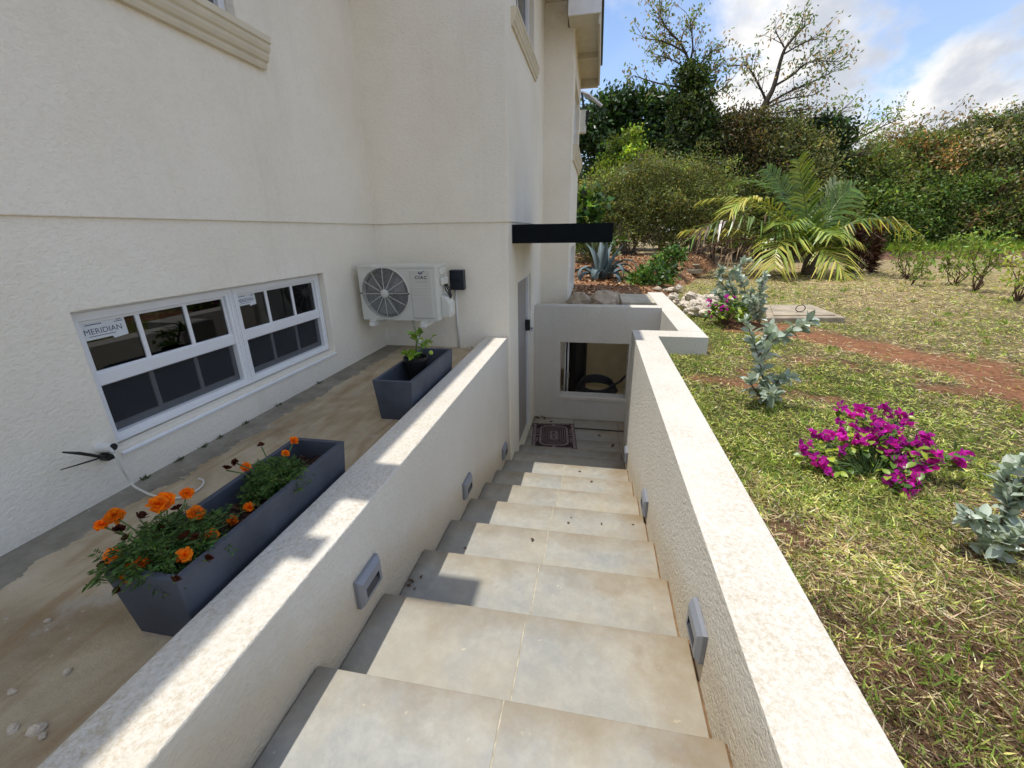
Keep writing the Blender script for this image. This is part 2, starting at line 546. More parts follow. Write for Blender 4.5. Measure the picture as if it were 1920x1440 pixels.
class MB:
    """collects faces, then links them as one mesh object"""

    def __init__(self):
        self.v, self.f, self.mi = [], [], []

    def add(self, vs, fs, mi=0):
        b = len(self.v)
        self.v += [tuple(map(float, p)) for p in vs]
        for f in fs:
            self.f.append(tuple(i + b for i in f))
            self.mi.append(mi)
        return self

    def box(self, x0, x1, y0, y1, z0, z1, mi=0):
        v = [(x, y, z) for x in (x0, x1) for y in (y0, y1) for z in (z0, z1)]
        return self.add(v, [(0, 1, 3, 2), (4, 6, 7, 5), (0, 4, 5, 1), (2, 3, 7, 6), (0, 2, 6, 4), (1, 5, 7, 3)], mi)

    def csg(self, adds, subs=(), mi=0):
        """union of boxes minus boxes, outer faces only"""
        allb = list(adds) + list(subs)
        cs = [sorted({round(b[2 * a + k], 5) for b in allb for k in (0, 1)}) for a in range(3)]
        n = [len(c) - 1 for c in cs]
        mid = [[(c[i] + c[i + 1]) / 2 for i in range(len(c) - 1)] for c in cs]
        S = np.zeros((n[0] + 2, n[1] + 2, n[2] + 2), bool)

        def mask(b):
            return np.ix_(*[[i + 1 for i in range(n[a]) if b[2 * a] < mid[a][i] < b[2 * a + 1]] for a in range(3)])
        for b in adds:
            S[mask(b)] = True
        for b in subs:
            S[mask(b)] = False
        idx, vs, fs = {}, [], []

        def vid(i, j, k):
            if (i, j, k) not in idx:
                idx[(i, j, k)] = len(vs)
                vs.append((cs[0][i], cs[1][j], cs[2][k]))
            return idx[(i, j, k)]
        for i in range(n[0]):
            for j in range(n[1]):
                for k in range(n[2]):
                    if not S[i + 1, j + 1, k + 1]:
                        continue
                    if not S[i, j + 1, k + 1]:
                        fs.append((vid(i, j, k), vid(i, j, k + 1), vid(i, j + 1, k + 1), vid(i, j + 1, k)))
                    if not S[i + 2, j + 1, k + 1]:
                        fs.append((vid(i + 1, j, k), vid(i + 1, j + 1, k), vid(i + 1, j + 1, k + 1), vid(i + 1, j, k + 1)))
                    if not S[i + 1, j, k + 1]:
                        fs.append((vid(i, j, k), vid(i + 1, j, k), vid(i + 1, j, k + 1), vid(i, j, k + 1)))
                    if not S[i + 1, j + 2, k + 1]:
                        fs.append((vid(i, j + 1, k), vid(i, j + 1, k + 1), vid(i + 1, j + 1, k + 1), vid(i + 1, j + 1, k)))
                    if not S[i + 1, j + 1, k]:
                        fs.append((vid(i, j, k), vid(i, j + 1, k), vid(i + 1, j + 1, k), vid(i + 1, j, k)))
                    if not S[i + 1, j + 1, k + 2]:
                        fs.append((vid(i, j, k + 1), vid(i + 1, j, k + 1), vid(i + 1, j + 1, k + 1), vid(i, j + 1, k + 1)))
        return self.add(vs, fs, mi)

    def tube(self, pts, rad, n=8, mi=0, cap=True):
        pts = [Vector(p) for p in pts]
        if isinstance(rad, (int, float)):
            rad = [rad] * len(pts)
        ring, vs, fs = [], [], []
        prev = None
        for i, p in enumerate(pts):
            t = (pts[min(i + 1, len(pts) - 1)] - pts[max(i - 1, 0)])
            if t.length < 1e-9:
                t = Vector((0, 0, 1))
            t.normalize()
            if prev is None:
                a = Vector((0, 0, 1)) if abs(t.z) < 0.9 else Vector((1, 0, 0))
                s = t.cross(a).normalized()
            else:
                s = (prev - t * prev.dot(t))
                s = s.normalized() if s.length > 1e-6 else t.orthogonal().normalized()
            prev = s
            u = t.cross(s)
            for k in range(n):
                an = 2 * math.pi * k / n
                vs.append(p + (s * math.cos(an) + u * math.sin(an)) * rad[i])
        for i in range(len(pts) - 1):
            for k in range(n):
                a, b = i * n + k, i * n + (k + 1) % n
                fs.append((a, b, b + n, a + n))
        if cap:
            fs.append(tuple(range(n - 1, -1, -1)))
            fs.append(tuple(range((len(pts) - 1) * n, len(pts) * n)))
        return self.add(vs, fs, mi)

    def lathe(self, prof, c, n=24, mi=0, axis='z'):
        vs, fs = [], []
        for r, h in prof:
            for k in range(n):
                an = 2 * math.pi * k / n
                p = (r * math.cos(an), r * math.sin(an), h)
                if axis == 'y':
                    p = (p[0], h, p[1])
                if axis == 'x':
                    p = (h, p[0], p[1])
                vs.append((c[0] + p[0], c[1] + p[1], c[2] + p[2]))
        for i in range(len(prof) - 1):
            for k in range(n):
                a, b = i * n + k, i * n + (k + 1) % n
                fs.append((a, b, b + n, a + n))
        return self.add(vs, fs, mi)

    def prism(self, poly, lift, mi=0):
        """polygon of 3d points extruded by a vector"""
        n = len(poly)
        L = Vector(lift)
        vs = [Vector(p) for p in poly] + [Vector(p) + L for p in poly]
        fs = [tuple(range(n - 1, -1, -1)), tuple(range(n, 2 * n))]
        for i in range(n):
            fs.append((i, (i + 1) % n, n + (i + 1) % n, n + i))
        return self.add(vs, fs, mi)

    def build(self, name, mats, parent=None, smooth=False, bevel=0.0, seg=2, local=False, **kw):
        if not isinstance(mats, (list, tuple)):
            mats = [mats]
        v = np.array(self.v)
        if local:
            off = np.zeros(3)
        elif parent is None:
            off = np.array([(v[:, 0].min() + v[:, 0].max()) / 2, (v[:, 1].min() + v[:, 1].max()) / 2, v[:, 2].min()])
        else:
            off = np.array(root_of(parent))
        v = v - off
        me = bpy.data.meshes.new(name)
        me.from_pydata([tuple(p) for p in v], [], self.f)
        for m in mats:
            me.materials.append(m)
        if len(mats) > 1:
            me.polygons.foreach_set('material_index', self.mi)
        if smooth:
            me.polygons.foreach_set('use_smooth', [True] * len(me.polygons))
        o = bpy.data.objects.new(name, me)
        if parent is None and not local:
            o.location = tuple(off)
        if bevel:
            b = o.modifiers.new('bevel', 'BEVEL')
            b.width = bevel
            b.segments = seg
            b.limit_method = 'ANGLE'
            b.angle_limit = math.radians(40)
        me.update()
        return finish(o, parent, **kw)


def np_mesh(name, V, F, mat, parent=None, cols=None, smooth=False, link=True, **kw):
    """fast mesh from numpy arrays; F is (n,k); cols per vertex"""
    V = np.asarray(V, np.float32)
    F = np.asarray(F, np.int32)
    off = np.array(root_of(parent), np.float32) if parent is not None else np.zeros(3, np.float32)
    V = V - off
    me = bpy.data.meshes.new(name)
    k = F.shape[1]
    me.vertices.add(len(V))
    me.vertices.foreach_set('co', V.ravel())
    me.loops.add(F.size)
    me.loops.foreach_set('vertex_index', F.ravel())
    me.polygons.add(len(F))
    me.polygons.foreach_set('loop_start', np.arange(0, F.size, k, dtype=np.int32))
    me.polygons.foreach_set('loop_total', np.full(len(F), k, np.int32))
    if smooth:
        me.polygons.foreach_set('use_smooth', np.ones(len(F), bool))
    if cols is not None:
        a = me.color_attributes.new('Col', 'FLOAT_COLOR', 'POINT')
        c = np.ones((len(V), 4), np.float32)
        c[:, :3] = np.clip(cols, 0, 1)
        a.data.foreach_set('color', c.ravel())
    me.update(calc_edges=True)
    me.validate()
    me.materials.append(mat)
    if not link:
        return me
    o = bpy.data.objects.new(name, me)
    return finish(o, parent, **kw)


def unit(a):
    return a / np.maximum(np.linalg.norm(a, axis=1, keepdims=True), 1e-9)


def leaf_quads(P, D, L, W, cols, nrm=None, fold=0.0):
    """rhombic leaves: P base points, D directions, L lengths, W widths"""
    N = len(P)
    D = unit(D)
    if nrm is None:
        nrm = rng.normal(size=(N, 3))
        nrm[:, 2] = np.abs(nrm[:, 2]) + 0.3
    S = unit(np.cross(D, nrm))
    U = np.cross(S, D)
    L = np.broadcast_to(np.asarray(L, float), (N,))[:, None]
    W = np.broadcast_to(np.asarray(W, float), (N,))[:, None]
    a = P
    b = P + D * L * 0.45 + S * W * 0.5 + U * W * fold
    c = P + D * L
    d = P + D * L * 0.45 - S * W * 0.5 + U * W * fold
    V = np.stack([a, b, c, d], 1).reshape(-1, 3)
    F = np.arange(4 * N).reshape(N, 4)
    C = np.repeat(cols, 4, axis=0)
    return V, F, C


def vary(base, n, amp=0.25, hue=0.1):
    base = np.array(base)
    k = 1 + rng.normal(0, amp, (n, 1))
    h = 1 + rng.normal(0, hue, (n, 3))
    return np.clip(base[None] * np.clip(k, 0.35, 2.2) * h, 0.001, 1)


_tab = rng.random((256, 256))


def vnoise(x, y):
    xi, yi = np.floor(x).astype(int), np.floor(y).astype(int)
    fx, fy = x - xi, y - yi
    fx, fy = fx * fx * (3 - 2 * fx), fy * fy * (3 - 2 * fy)
    g = lambda a, b: _tab[a % 256, b % 256]
    return (g(xi, yi) * (1 - fx) + g(xi + 1, yi) * fx) * (1 - fy) + (g(xi, yi + 1) * (1 - fx) + g(xi + 1, yi + 1) * fx) * fy


def fbm(x, y, o=4):
    s, a, t = 0, 0.5, 0
    for i in range(o):
        s = s + a * vnoise(x * 2 ** i + 17 * i, y * 2 ** i + 31 * i)
        t += a
        a *= 0.55
    return s / t


def text_polys(body, size, bold=0.0, shear=0.0, space=1.0):
    cu = bpy.data.curves.new('lettering', 'FONT')
    cu.body = body
    cu.size = 1.0
    cu.offset = bold / size
    cu.shear = shear
    cu.space_character = space
    cu.align_x = 'CENTER'
    cu.align_y = 'CENTER'
    cu.resolution_u = 3
    ob = bpy.data.objects.new('lettering', cu)
    COL.objects.link(ob)
    dg = bpy.context.evaluated_depsgraph_get()
    me = bpy.data.meshes.new_from_object(ob.evaluated_get(dg))
    vs = [v.co * size for v in me.vertices]
    fs = [tuple(p.vertices) for p in me.polygons]
    bpy.data.objects.remove(ob)
    bpy.data.meshes.remove(me)
    bpy.data.curves.remove(cu)
    return vs, fs


def put_text(mb, body, size, origin, ex, ey, mi, bold=0.0, shear=0.0, width=None, space=1.0):
    vs, fs = text_polys(body, size, bold, shear, space)
    o, ex, ey = Vector(origin), Vector(ex), Vector(ey)
    k = 1.0
    if width:
        k = width / (max(v.x for v in vs) - min(v.x for v in vs))
    mb.add([o + ex * (v.x * k) + ey * v.y for v in vs], fs, mi)

# ------------------------------------------------------------------ terrain
XL, XR = -0.815, 0.41          # faces of the stairwell
Y0, GO, Z0, RI = 0.8422, 0.4236, -0.1973, 0.1326
LAND = -1.515
YB = 5.82                      # front face of the wall behind the landing
LAWN = -0.075


def track_dist(x, y):
    pl = [(2.0, 5.75), (2.55, 5.1), (3.0, 4.45), (3.22, 3.5), (3.5, 2.4), (3.9, 1.0)]
    d = np.full(x.shape, 9.0)
    for (ax, ay), (bx, by) in zip(pl[:-1], pl[1:]):
        t = np.clip(((x - ax) * (bx - ax) + (y - ay) * (by - ay)) / ((bx - ax) ** 2 + (by - ay) ** 2), 0, 1)
        d = np.minimum(d, np.hypot(x - ax - t * (bx - ax), y - ay - t * (by - ay)))
    return d


def zones(x, y):
    """soil, litter, green and straw shares of the lawn at a point"""
    n = fbm(x * 1.1, y * 1.1)
    n2 = fbm(x * 3.1 + 50, y * 3.1)
    soil = np.clip((0.42 + (n - 0.5) * 0.8 + (n2 - 0.5) * 0.5 - track_dist(x, y)) / 0.22, 0, 1)
    soil = np.maximum(soil, np.clip((0.30 + (n2 - 0.5) * 0.7 - np.hypot(x - 2.55, (y - 5.75) * 0.9)) / 0.15, 0, 1) * 0.8)
    soil = np.maximum(soil, np.clip((n2 - 0.66) / 0.06, 0, 1) * np.clip((6 - y) / 2, 0, 1) * 0.7)
    soil = np.maximum(soil, np.clip((0.13 + (n2 - 0.5) * 0.5 - np.hypot((x - 0.84) * 1.3, y - 1.02)) / 0.1, 0, 1) * 0.8)
    lit = np.clip((1.75 - y + (n - 0.5) * 2.0 + (x - 1.2) * 0.25) / 0.5, 0, 1) * 0.95
    lit = np.maximum(lit, np.clip((n2 - 0.60) / 0.1, 0, 1) * np.clip((5 - y) / 2, 0, 1) * 0.7)
    green = np.clip((fbm(x * 0.8 + 9, y * 0.8 + 4) - 0.36) / 0.22, 0, 1)
    green = green * np.clip(1.15 - np.maximum(0, y - 4.5) * 0.09, 0.32, 1)
    green = np.clip(green + np.clip((1.9 - x) * 0.6, 0, 1) * np.clip((y - 2.2), 0, 1) * np.clip((7 - y), 0, 1), 0, 1)
    green = green * (1 - np.clip((x - 2.2) * 0.35, 0, 0.45))
    return soil, lit, green


def ground_colour(x, y):
    s, l, g = zones(x, y)
    c = np.empty(x.shape + (3,))
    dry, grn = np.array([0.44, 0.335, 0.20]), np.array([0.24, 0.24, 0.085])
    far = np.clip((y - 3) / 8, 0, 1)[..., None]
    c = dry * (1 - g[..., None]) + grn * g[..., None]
    c = c * (0.34 + 0.48 * far)  # near ground darkened as the shade in the gaps between blades
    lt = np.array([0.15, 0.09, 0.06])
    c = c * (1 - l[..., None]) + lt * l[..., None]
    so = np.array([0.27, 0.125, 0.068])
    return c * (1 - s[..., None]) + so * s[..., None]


def axis(parts):
    out = []
    for a, b, st in parts:
        out += list(np.arange(a, b - 1e-6, st))
    return np.array(sorted(set(np.round(out + [parts[-1][1]], 4))))


gx = axis([(-60, -6, 6), (-6, 0.60, 0.6), (0.60, 1.08, 0.08), (1.08, 6.0, 0.075), (6.0, 16, 0.4), (16, 80, 6)])
gy = axis([(-8, 0, 1.0), (0, 4.40, 0.08), (4.40, 7.6, 0.08), (7.6, 14, 0.2), (14, 24, 0.5), (24, 140, 8)])
GX, GY = np.meshgrid(gx, gy, indexing='ij')


def lawn_h(x, y):
    h = LAWN + (fbm(x * 2.3 + 3, y * 2.3) - 0.5) * 0.045 + (fbm(x * 9, y * 9) - 0.5) * 0.012
    h = h - 0.03 * np.clip(1 - track_dist(x, y) / 0.4, 0, 1)
    return h + np.clip((y - 13) / 10, 0, 1) * 0.05


GV = np.stack([GX, GY, lawn_h(GX, GY)], -1)
ny = len(gy)
fi = []
for i in range(len(gx) - 1):
    xm = (gx[i] + gx[i + 1]) / 2
    for j in range(len(gy) - 1):
        ym = (gy[j] + gy[j + 1]) / 2
        if (xm < 0.60 and ym < 7.6) or (xm < 1.08 and 4.40 < ym < 7.6) or (xm < -0.4 and ym < 9.2):
            continue
        a = i * ny + j
        fi.append((a, a + ny, a + ny + 1, a + 1))
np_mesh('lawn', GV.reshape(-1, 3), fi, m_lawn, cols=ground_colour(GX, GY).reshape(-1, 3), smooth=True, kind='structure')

mb = MB()
mb.add([(-400, -400, -2.2), (400, -400, -2.2), (400, 400, -2.2), (-400, 400, -2.2)], [(0, 1, 2, 3)])
mb.build('ground', m_earth, kind='structure')

# mulched planting bed behind the house corner, gently humped
bx, by = np.linspace(-4.0, 4.2, 60), np.linspace(5.9, 15.5, 70)
BX, BY = np.meshgrid(bx, by, indexing='ij')


def bed_edge(y):
    return np.where(y < 7.7, 0.98, np.where(y < 9.2, 1.25 + (y - 7.7) * 0.35, 1.75 + (y - 9.2) * 0.36))


def bed_h(x, y):
    k = np.clip((bed_edge(y) - x) / 0.5, 0, 1)
    return -0.16 + k * 0.22 + k * np.clip((y - 8) / 7, 0, 1) * 0.28 + (fbm(x * 3, y * 3) - 0.5) * 0.05


BV = np.stack([BX, BY, bed_h(BX, BY)], -1)
fi = []
for i in range(len(bx) - 1):
    for j in range(len(by) - 1):
        xm, ym = (bx[i] + bx[i + 1]) / 2, (by[j] + by[j + 1]) / 2
        if xm > bed_edge(np.array(ym)) + 0.15 or (ym < 7.25 and xm > -0.42) or (xm < -0.42 and ym < 8.7) or (ym < 7.75 and xm > 0.9):
            continue
        a = i * len(by) + j
        fi.append((a, a + len(by), a + len(by) + 1, a + 1))
np_mesh('mulch_bed', BV.reshape(-1, 3), fi, m_mulch, smooth=True, kind='structure')
N = 9000
P = np.stack([rng.uniform(-1.0, 4.0, N), rng.uniform(7.3, 15.0, N), np.zeros(N)], 1)
P = P[P[:, 0] < bed_edge(P[:, 1]) + rng.normal(0, 0.12, N)]
P = P[(P[:, 0] > -0.4) | (P[:, 1] > 8.7)]
P[:, 2] = bed_h(P[:, 0], P[:, 1]) + 0.012
D = rng.normal(size=P.shape)
D[:, 2] *= 0.35
tone = np.array([[0.50, 0.29, 0.14], [0.36, 0.19, 0.09], [0.64, 0.46, 0.28], [0.20, 0.10, 0.05]])
V, F, C = leaf_quads(P, D, rng.uniform(0.04, 0.11, len(P)), rng.uniform(0.02, 0.05, len(P)), tone[rng.integers(0, 4, len(P))] * rng.uniform(0.7, 1.2, (len(P), 1)))
np_mesh('wood_chips', V, F, m_attr_dull, cols=C, label='orange brown wood chips covering the planting bed by the house corner', cat='mulch', kind='stuff')

# earth bank with rough grass on top, far right
mb = MB()
prof = [(-0.4, -0.14), (0.0, -0.02), (0.2, 0.15), (0.5, 0.20), (2.5, 0.28), (9.0, 0.5)]
xs = np.linspace(5.5, 60, 90)
vs = []
for x in xs:
    for k, (dy, z) in enumerate(prof):
        w = math.sin(x * 1.7) * 0.2 + math.sin(x * 4.1) * 0.1
        vs.append((x, 18.6 - 0.10 * (x - 8) + dy + w, z + (0.04 * math.sin(x * 5.3 + k) if k > 1 else 0)))
n = len(prof)
mb.add(vs, [(i * n + j, (i + 1) * n + j, (i + 1) * n + j + 1, i * n + j + 1) for i in range(len(xs) - 1) for j in range(n - 1)])
mb.build('earth_bank', m_bank, local=True, smooth=True, kind='structure')
N = 26000
x = rng.uniform(5.6, 30, N)
dy = rng.uniform(0.25, 3.5, N)
w = np.sin(x * 1.7) * 0.2 + np.sin(x * 4.1) * 0.1
P = np.stack([x, 18.6 - 0.10 * (x - 8) + dy + w, 0.13 + 0.06 * np.clip(dy, 0, 2)], 1)
D = rng.normal(0, 0.3, P.shape)
D[:, 2] = 1
D[dy < 0.5, 1] -= 0.7
V, F, C = leaf_quads(P, D, rng.uniform(0.2, 0.5, N), 0.035, vary((0.24, 0.36, 0.06), N, 0.25, 0.12))
np_mesh('bank_grass', V, F, m_grass, cols=C, label='bright green rough grass growing along the top of the earth bank', cat='grass', kind='stuff')

# patio slab beside the house
MB().csg([(-2.2, -1.02, -3.0, 4.1, -0.3, 0.0)]).build('patio', m_patio, kind='structure')

# ------------------------------------------------------------------ stairs
st = thing('stairs', (-0.2, 0.84, -1.7), kind='structure')
core = MB()
adds = []
for i in range(-2, 10):
    zt = Z0 - RI * i - 0.012
    adds.append((XL - 0.05, XR + 0.05, Y0 + GO * (i - 1) - (1.6 if i == -2 else 0) + 0.006, Y0 + GO * i - 0.006, -1.75, zt))
adds.append((XL - 0.05, 0.95, Y0 + GO * 9 - 0.006, YB + 0.05, -1.75, LAND - 0.012))
core.csg(adds).build('stair_base', m_core, st)
JOIN = -0.205


def tile(x0, x1, y0, y1, z0, z1, name='tile'):
    MB().box(x0, x1, y0, y1, z0, z1).build(name, m_tile, st, bevel=0.0025, seg=2)


for i in range(-2, 10):
    zt = Z0 - RI * i
    ya, yb = Y0 + GO * (i - 1), Y0 + GO * i
    if i == -2:
        ya -= 1.0
    j = JOIN + random.uniform(-0.004, 0.004)
    tile(XL + 0.006, j - 0.0015, ya + 0.002, yb + 0.004, zt - 0.0115, zt)
    tile(j + 0.0015, XR - 0.0075, ya + 0.002, yb + 0.004, zt - 0.0115, zt)
    zn = zt - RI if i < 9 else LAND
    tile(XL + 0.006, j - 0.0015, yb - 0.0055, yb + 0.0005, zn + 0.001, zt - 0.012, 'riser_tile')
    tile(j + 0.0015, XR - 0.011, yb - 0.0055, yb + 0.0005, zn + 0.001, zt - 0.012, 'riser_tile')
ya = Y0 + GO * 9
for (a, b) in ((ya + 0.003, 5.15), (5.153, 5.47), (5.523, YB - 0.004)):
    for (c, d) in ((XL + 0.03, JOIN - 0.0015), (JOIN + 0.0015, XR - 0.002), (XR + 0.002, 0.88)):
        tile(c, d, a, b, LAND - 0.0115, LAND)
MB().box(XL + 0.03, 0.88, 5.472, 5.521, LAND - 0.0115, LAND - 0.006).build('dark_strip', m_black, st)  # black strip across the landing between two rows of tiles
m_joint = plain('cream_grout', (0.42, 0.37, 0.27), 0.9, var=0.35, scale=25)
for i in range(-1, 10):
    ya, yb = Y0 + GO * (i - 1), Y0 + GO * i
    MB().box(JOIN - 0.0065, JOIN + 0.0065, ya + 0.003, yb + 0.001, Z0 - RI * i - 0.0112, Z0 - RI * i - 0.0012).build('joint', m_joint, st)
# stained joint between treads and the right-hand wall
for i in range(-1, 10):
    ya, yb = Y0 + GO * (i - 1), Y0 + GO * i
    mb = MB()
    pa = [(XR - 0.0105 - random.uniform(0, 0.003), ya + 0.004 + (yb - ya) * q / 8) for q in range(9)]
    zt = Z0 - RI * i - random.uniform(0.003, 0.006)
    mb.prism([(XR + 0.001, ya + 0.004, zt - 0.006), (XR + 0.001, yb, zt - 0.006)] + [(p[0], min(p[1], yb), zt - 0.006) for p in reversed(pa)], (0, 0, 0.006))
    mb.build('joint', m_grout, st)

# ------------------------------------------------------------------ stair and retaining walls
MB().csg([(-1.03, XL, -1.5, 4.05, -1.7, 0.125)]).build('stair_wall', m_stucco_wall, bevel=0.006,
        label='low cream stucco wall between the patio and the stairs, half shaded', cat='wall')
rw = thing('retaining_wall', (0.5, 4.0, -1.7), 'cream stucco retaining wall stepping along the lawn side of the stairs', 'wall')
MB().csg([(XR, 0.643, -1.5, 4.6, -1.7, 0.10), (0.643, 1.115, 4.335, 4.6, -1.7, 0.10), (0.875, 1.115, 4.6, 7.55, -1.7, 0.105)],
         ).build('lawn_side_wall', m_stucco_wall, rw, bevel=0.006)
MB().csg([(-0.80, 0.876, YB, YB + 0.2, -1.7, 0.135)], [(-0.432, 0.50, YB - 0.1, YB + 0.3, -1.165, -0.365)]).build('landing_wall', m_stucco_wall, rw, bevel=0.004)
MB().box(-0.455, 0.52, YB - 0.012, YB + 0.02, -1.215, -1.166).build('opening_sill', m_stucco_smooth, rw, bevel=0.004)
# pump chamber seen through the opening
ch = thing('pump_chamber', (0.2, 6.6, -1.7), 'tan rendered pit seen through the square opening behind the landing', 'pit')
MB().csg([(-0.80, 0.874, YB + 0.2, 7.4, -1.7, -1.5), (-0.80, 0.874, 7.2, 7.4, -1.5, 0.0), (-0.80, -0.62, YB + 0.2, 7.2, -1.5, 0.0)]).build('pit_wall', m_tan, ch)
MB().csg([(0.40, 0.872, 6.44, 7.32, 0.035, 0.105)]).build('pit_cover', m_slab_pale, None, bevel=0.008,
        label='thin weathered concrete slab lying behind the landing wall', cat='slab')
mb = MB()
mb.tube([(-0.24, 6.75, -1.5), (-0.24, 6.75, -0.05)], 0.17, 20)
mb.build('water_tank', m_black, smooth=False, label='tall black cylinder standing in the pit behind the opening', cat='tank')
mb = MB()
pts = []
for k in range(120):
    an = k * 0.26
    r = 0.24 - 0.012 * (k * 0.26 / 6.28)
    pts.append((0.10 + 1.35 * r * math.cos(an), 6.45 + 0.62 * r * math.sin(an), -1.30 + 0.030 * (k * 0.26 / 6.28) + 0.10 * math.sin(an)))
pts += [(0.46, 6.45, -1.12), (0.56, 6.35, -0.95)]
mb.tube(pts, 0.018, 8)
mb.build('coiled_hose', m_blackrub, smooth=True, label='black hose coiled on the floor of the pit', cat='hose')
for k, xx in enumerate((-0.38, -0.335)):
    mb = MB()
    mb.tube([(xx, 6.12, -1.5), (xx, 6.12, -0.1)], 0.013, 10)
    o = mb.build('water_pipe', m_pvc, smooth=True, cat='pipe', group='pipes in the pit',
                 label=('white upright pipe nearest the left edge of the opening', 'white upright pipe beside the black tank in the pit')[k])
    if k == 1:
        mb = MB()
        mb.tube([(xx, 6.12, -0.98), (xx, 6.12, -0.90)], 0.022, 10)
        mb.tube([(xx, 6.10, -0.94), (xx, 6.05, -0.94)], 0.010, 8)
        mb.build('valve', m_steel, o)

# ------------------------------------------------------------------ house
house = thing('house', (-3.0, 3.0, -0.45), 'two storey cream stucco house with white windows and projecting sections', 'house')
UP = 0.015
mb = MB()
mb.csg([(-2.35, -2.1, -3.0, 4.1, -0.45, 1.19), (-6.0, -5.8, -3.0, 8.65, -0.45, 1.19), (-6, -2.1, -3.0, -2.8, -0.45, 1.19),
        (-6, -2.1, -2.9, 8.4, -0.55, -0.44)], [(-2.5, -2.0, 1.375, 3.112, 0.19, 0.812)])
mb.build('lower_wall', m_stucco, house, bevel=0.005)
mb = MB()
mb.csg([(-2.35, -2.1 + UP, -3.0, 4.1, 1.18, 3.71), (-6.0, -5.8, -3.0, 8.65, 1.18, 3.71), (-6, -2.1, -3.0, -2.8, 1.18, 3.71),
        ], [(-2.5, -2.0, 1.20, 2.655, 2.225, 3.3)])
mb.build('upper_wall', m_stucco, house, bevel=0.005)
mb = MB()
mb.csg([(-2.34, -0.80, 4.02, 4.22, -1.75, 1.19), (-1.0, -0.80, 4.22, 6.7, -1.75, 1.19), (-2.34, -1.0, 4.22, 6.7, -1.75, -1.6)],
       [(-1.2, -0.7, 4.53, 5.51, LAND + 0.002, 0.60)])
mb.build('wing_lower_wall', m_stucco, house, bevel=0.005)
mb = MB()
mb.csg([(-2.34, -0.80 + UP, 4.02 - UP, 4.22, 1.18, 3.79), (-1.0, -0.80 + UP, 4.22, 6.7, 1.18, 3.79)],
       [(-1.2, -0.7, 4.50, 5.62, 2.86, 3.6)])
mb.build('wing_upper_wall', m_stucco, house, bevel=0.005)
mb = MB()
mb.csg([(-2.3, -0.40, 6.6, 6.8, -1.0, 3.51), (-0.6, -0.40, 6.8, 8.65, -1.0, 3.51), (-6.0, -0.6, 8.45, 8.65, -1.0, 3.51), (-2.3, -0.49, 6.6, 6.8, 3.51, 3.79)],
       [(-0.7, -0.3, 7.02, 8.42, 2.24, 3.1), (-0.7, -0.3, 7.12, 8.45, 0.12, 0.84)])
mb.build('rear_wing_wall', m_stucco, house, bevel=0.005)
# roof slabs: the eaves shade the patio, the landing and the bed
mb = MB()
mb.csg([(-6.3, -1.825, -3.3, 4.19, 3.70, 3.86), (-6.3, -0.43, 4.19, 6.255, 3.78, 3.94), (-6.3, -0.48, 6.255, 6.62, 3.78, 3.94)])
mb.build('roof', m_soffit, house)
mb = MB()
mb.csg([(-6.3, -0.111, 6.64, 8.62, 3.50, 3.64), (-0.465, -0.111, 6.29, 6.64, 3.50, 3.64)])
mb.build('rear_roof', m_soffit, house)
MB().box(-0.49, -0.055, 6.27, 8.70, 3.701, 3.76).build('roof_edge', m_roof, house)
MB().box(-0.11, -0.085, 6.29, 8.64, 3.40, 3.70).build('fascia_board', m_soffit, house, bevel=0.003)
MB().box(-0.47, -0.083, 6.262, 6.288, 3.50, 3.70).build('fascia_board', m_board, house, bevel=0.003)
MB().box(-0.40, -0.11, 8.60, 8.64, 3.37, 3.50).build('fascia_board', m_soffit, house)
for yy in (7.45,):
    MB().box(-0.40, -0.111, yy, yy + 0.05, 3.43, 3.50).build('eave_piece', m_soffit, house)
MB().box(-2.05, -1.455, 1.31, 1.59, 3.56, 3.698).build('eave_piece', m_soffit, house, label='rafter added out of view past the eave to notch its shadow')  # unseen block added to cast the notched shadow on the stair wall
MB().box(-2.05, -1.70, 0.985, 1.095, 3.58, 3.698).build('eave_piece', m_soffit, house)  # second unseen block, added for the smaller notch in the eave shadow


def moulding(y0, y1, x, z, depth, h, name='window_sill'):
    """stepped cream moulding on a wall that faces +x; x = wall face, z = top"""
    pr = [(0, 0), (depth, 0), (depth, -0.20 * h), (depth * 0.86, -0.24 * h), (depth * 0.86, -0.36 * h), (depth * 0.78, -0.46 * h), (depth * 0.66, -0.52 * h),
          (depth * 0.66, -0.62 * h), (depth * 0.55, -0.74 * h), (depth * 0.38, -0.80 * h), (depth * 0.38, -0.90 * h), (depth * 0.30, -h), (0, -h)]
    mb = MB()
    mb.prism([(x - 0.01 + (0.01 if a else 0) + a, y0, z + b) for a, b in pr], (0, y1 - y0, 0))
    return mb


moulding(1.0, 2.81, -2.1 + UP, 2.225, 0.085, 0.165).build('window_sill', m_trim, house)
moulding(4.24, 5.70, -0.80 + UP, 2.83, 0.055, 0.13).build('window_sill', m_trim, house)
moulding(6.85, 8.75, -0.40, 2.24, 0.075, 0.20).build('window_sill', m_trim, house)


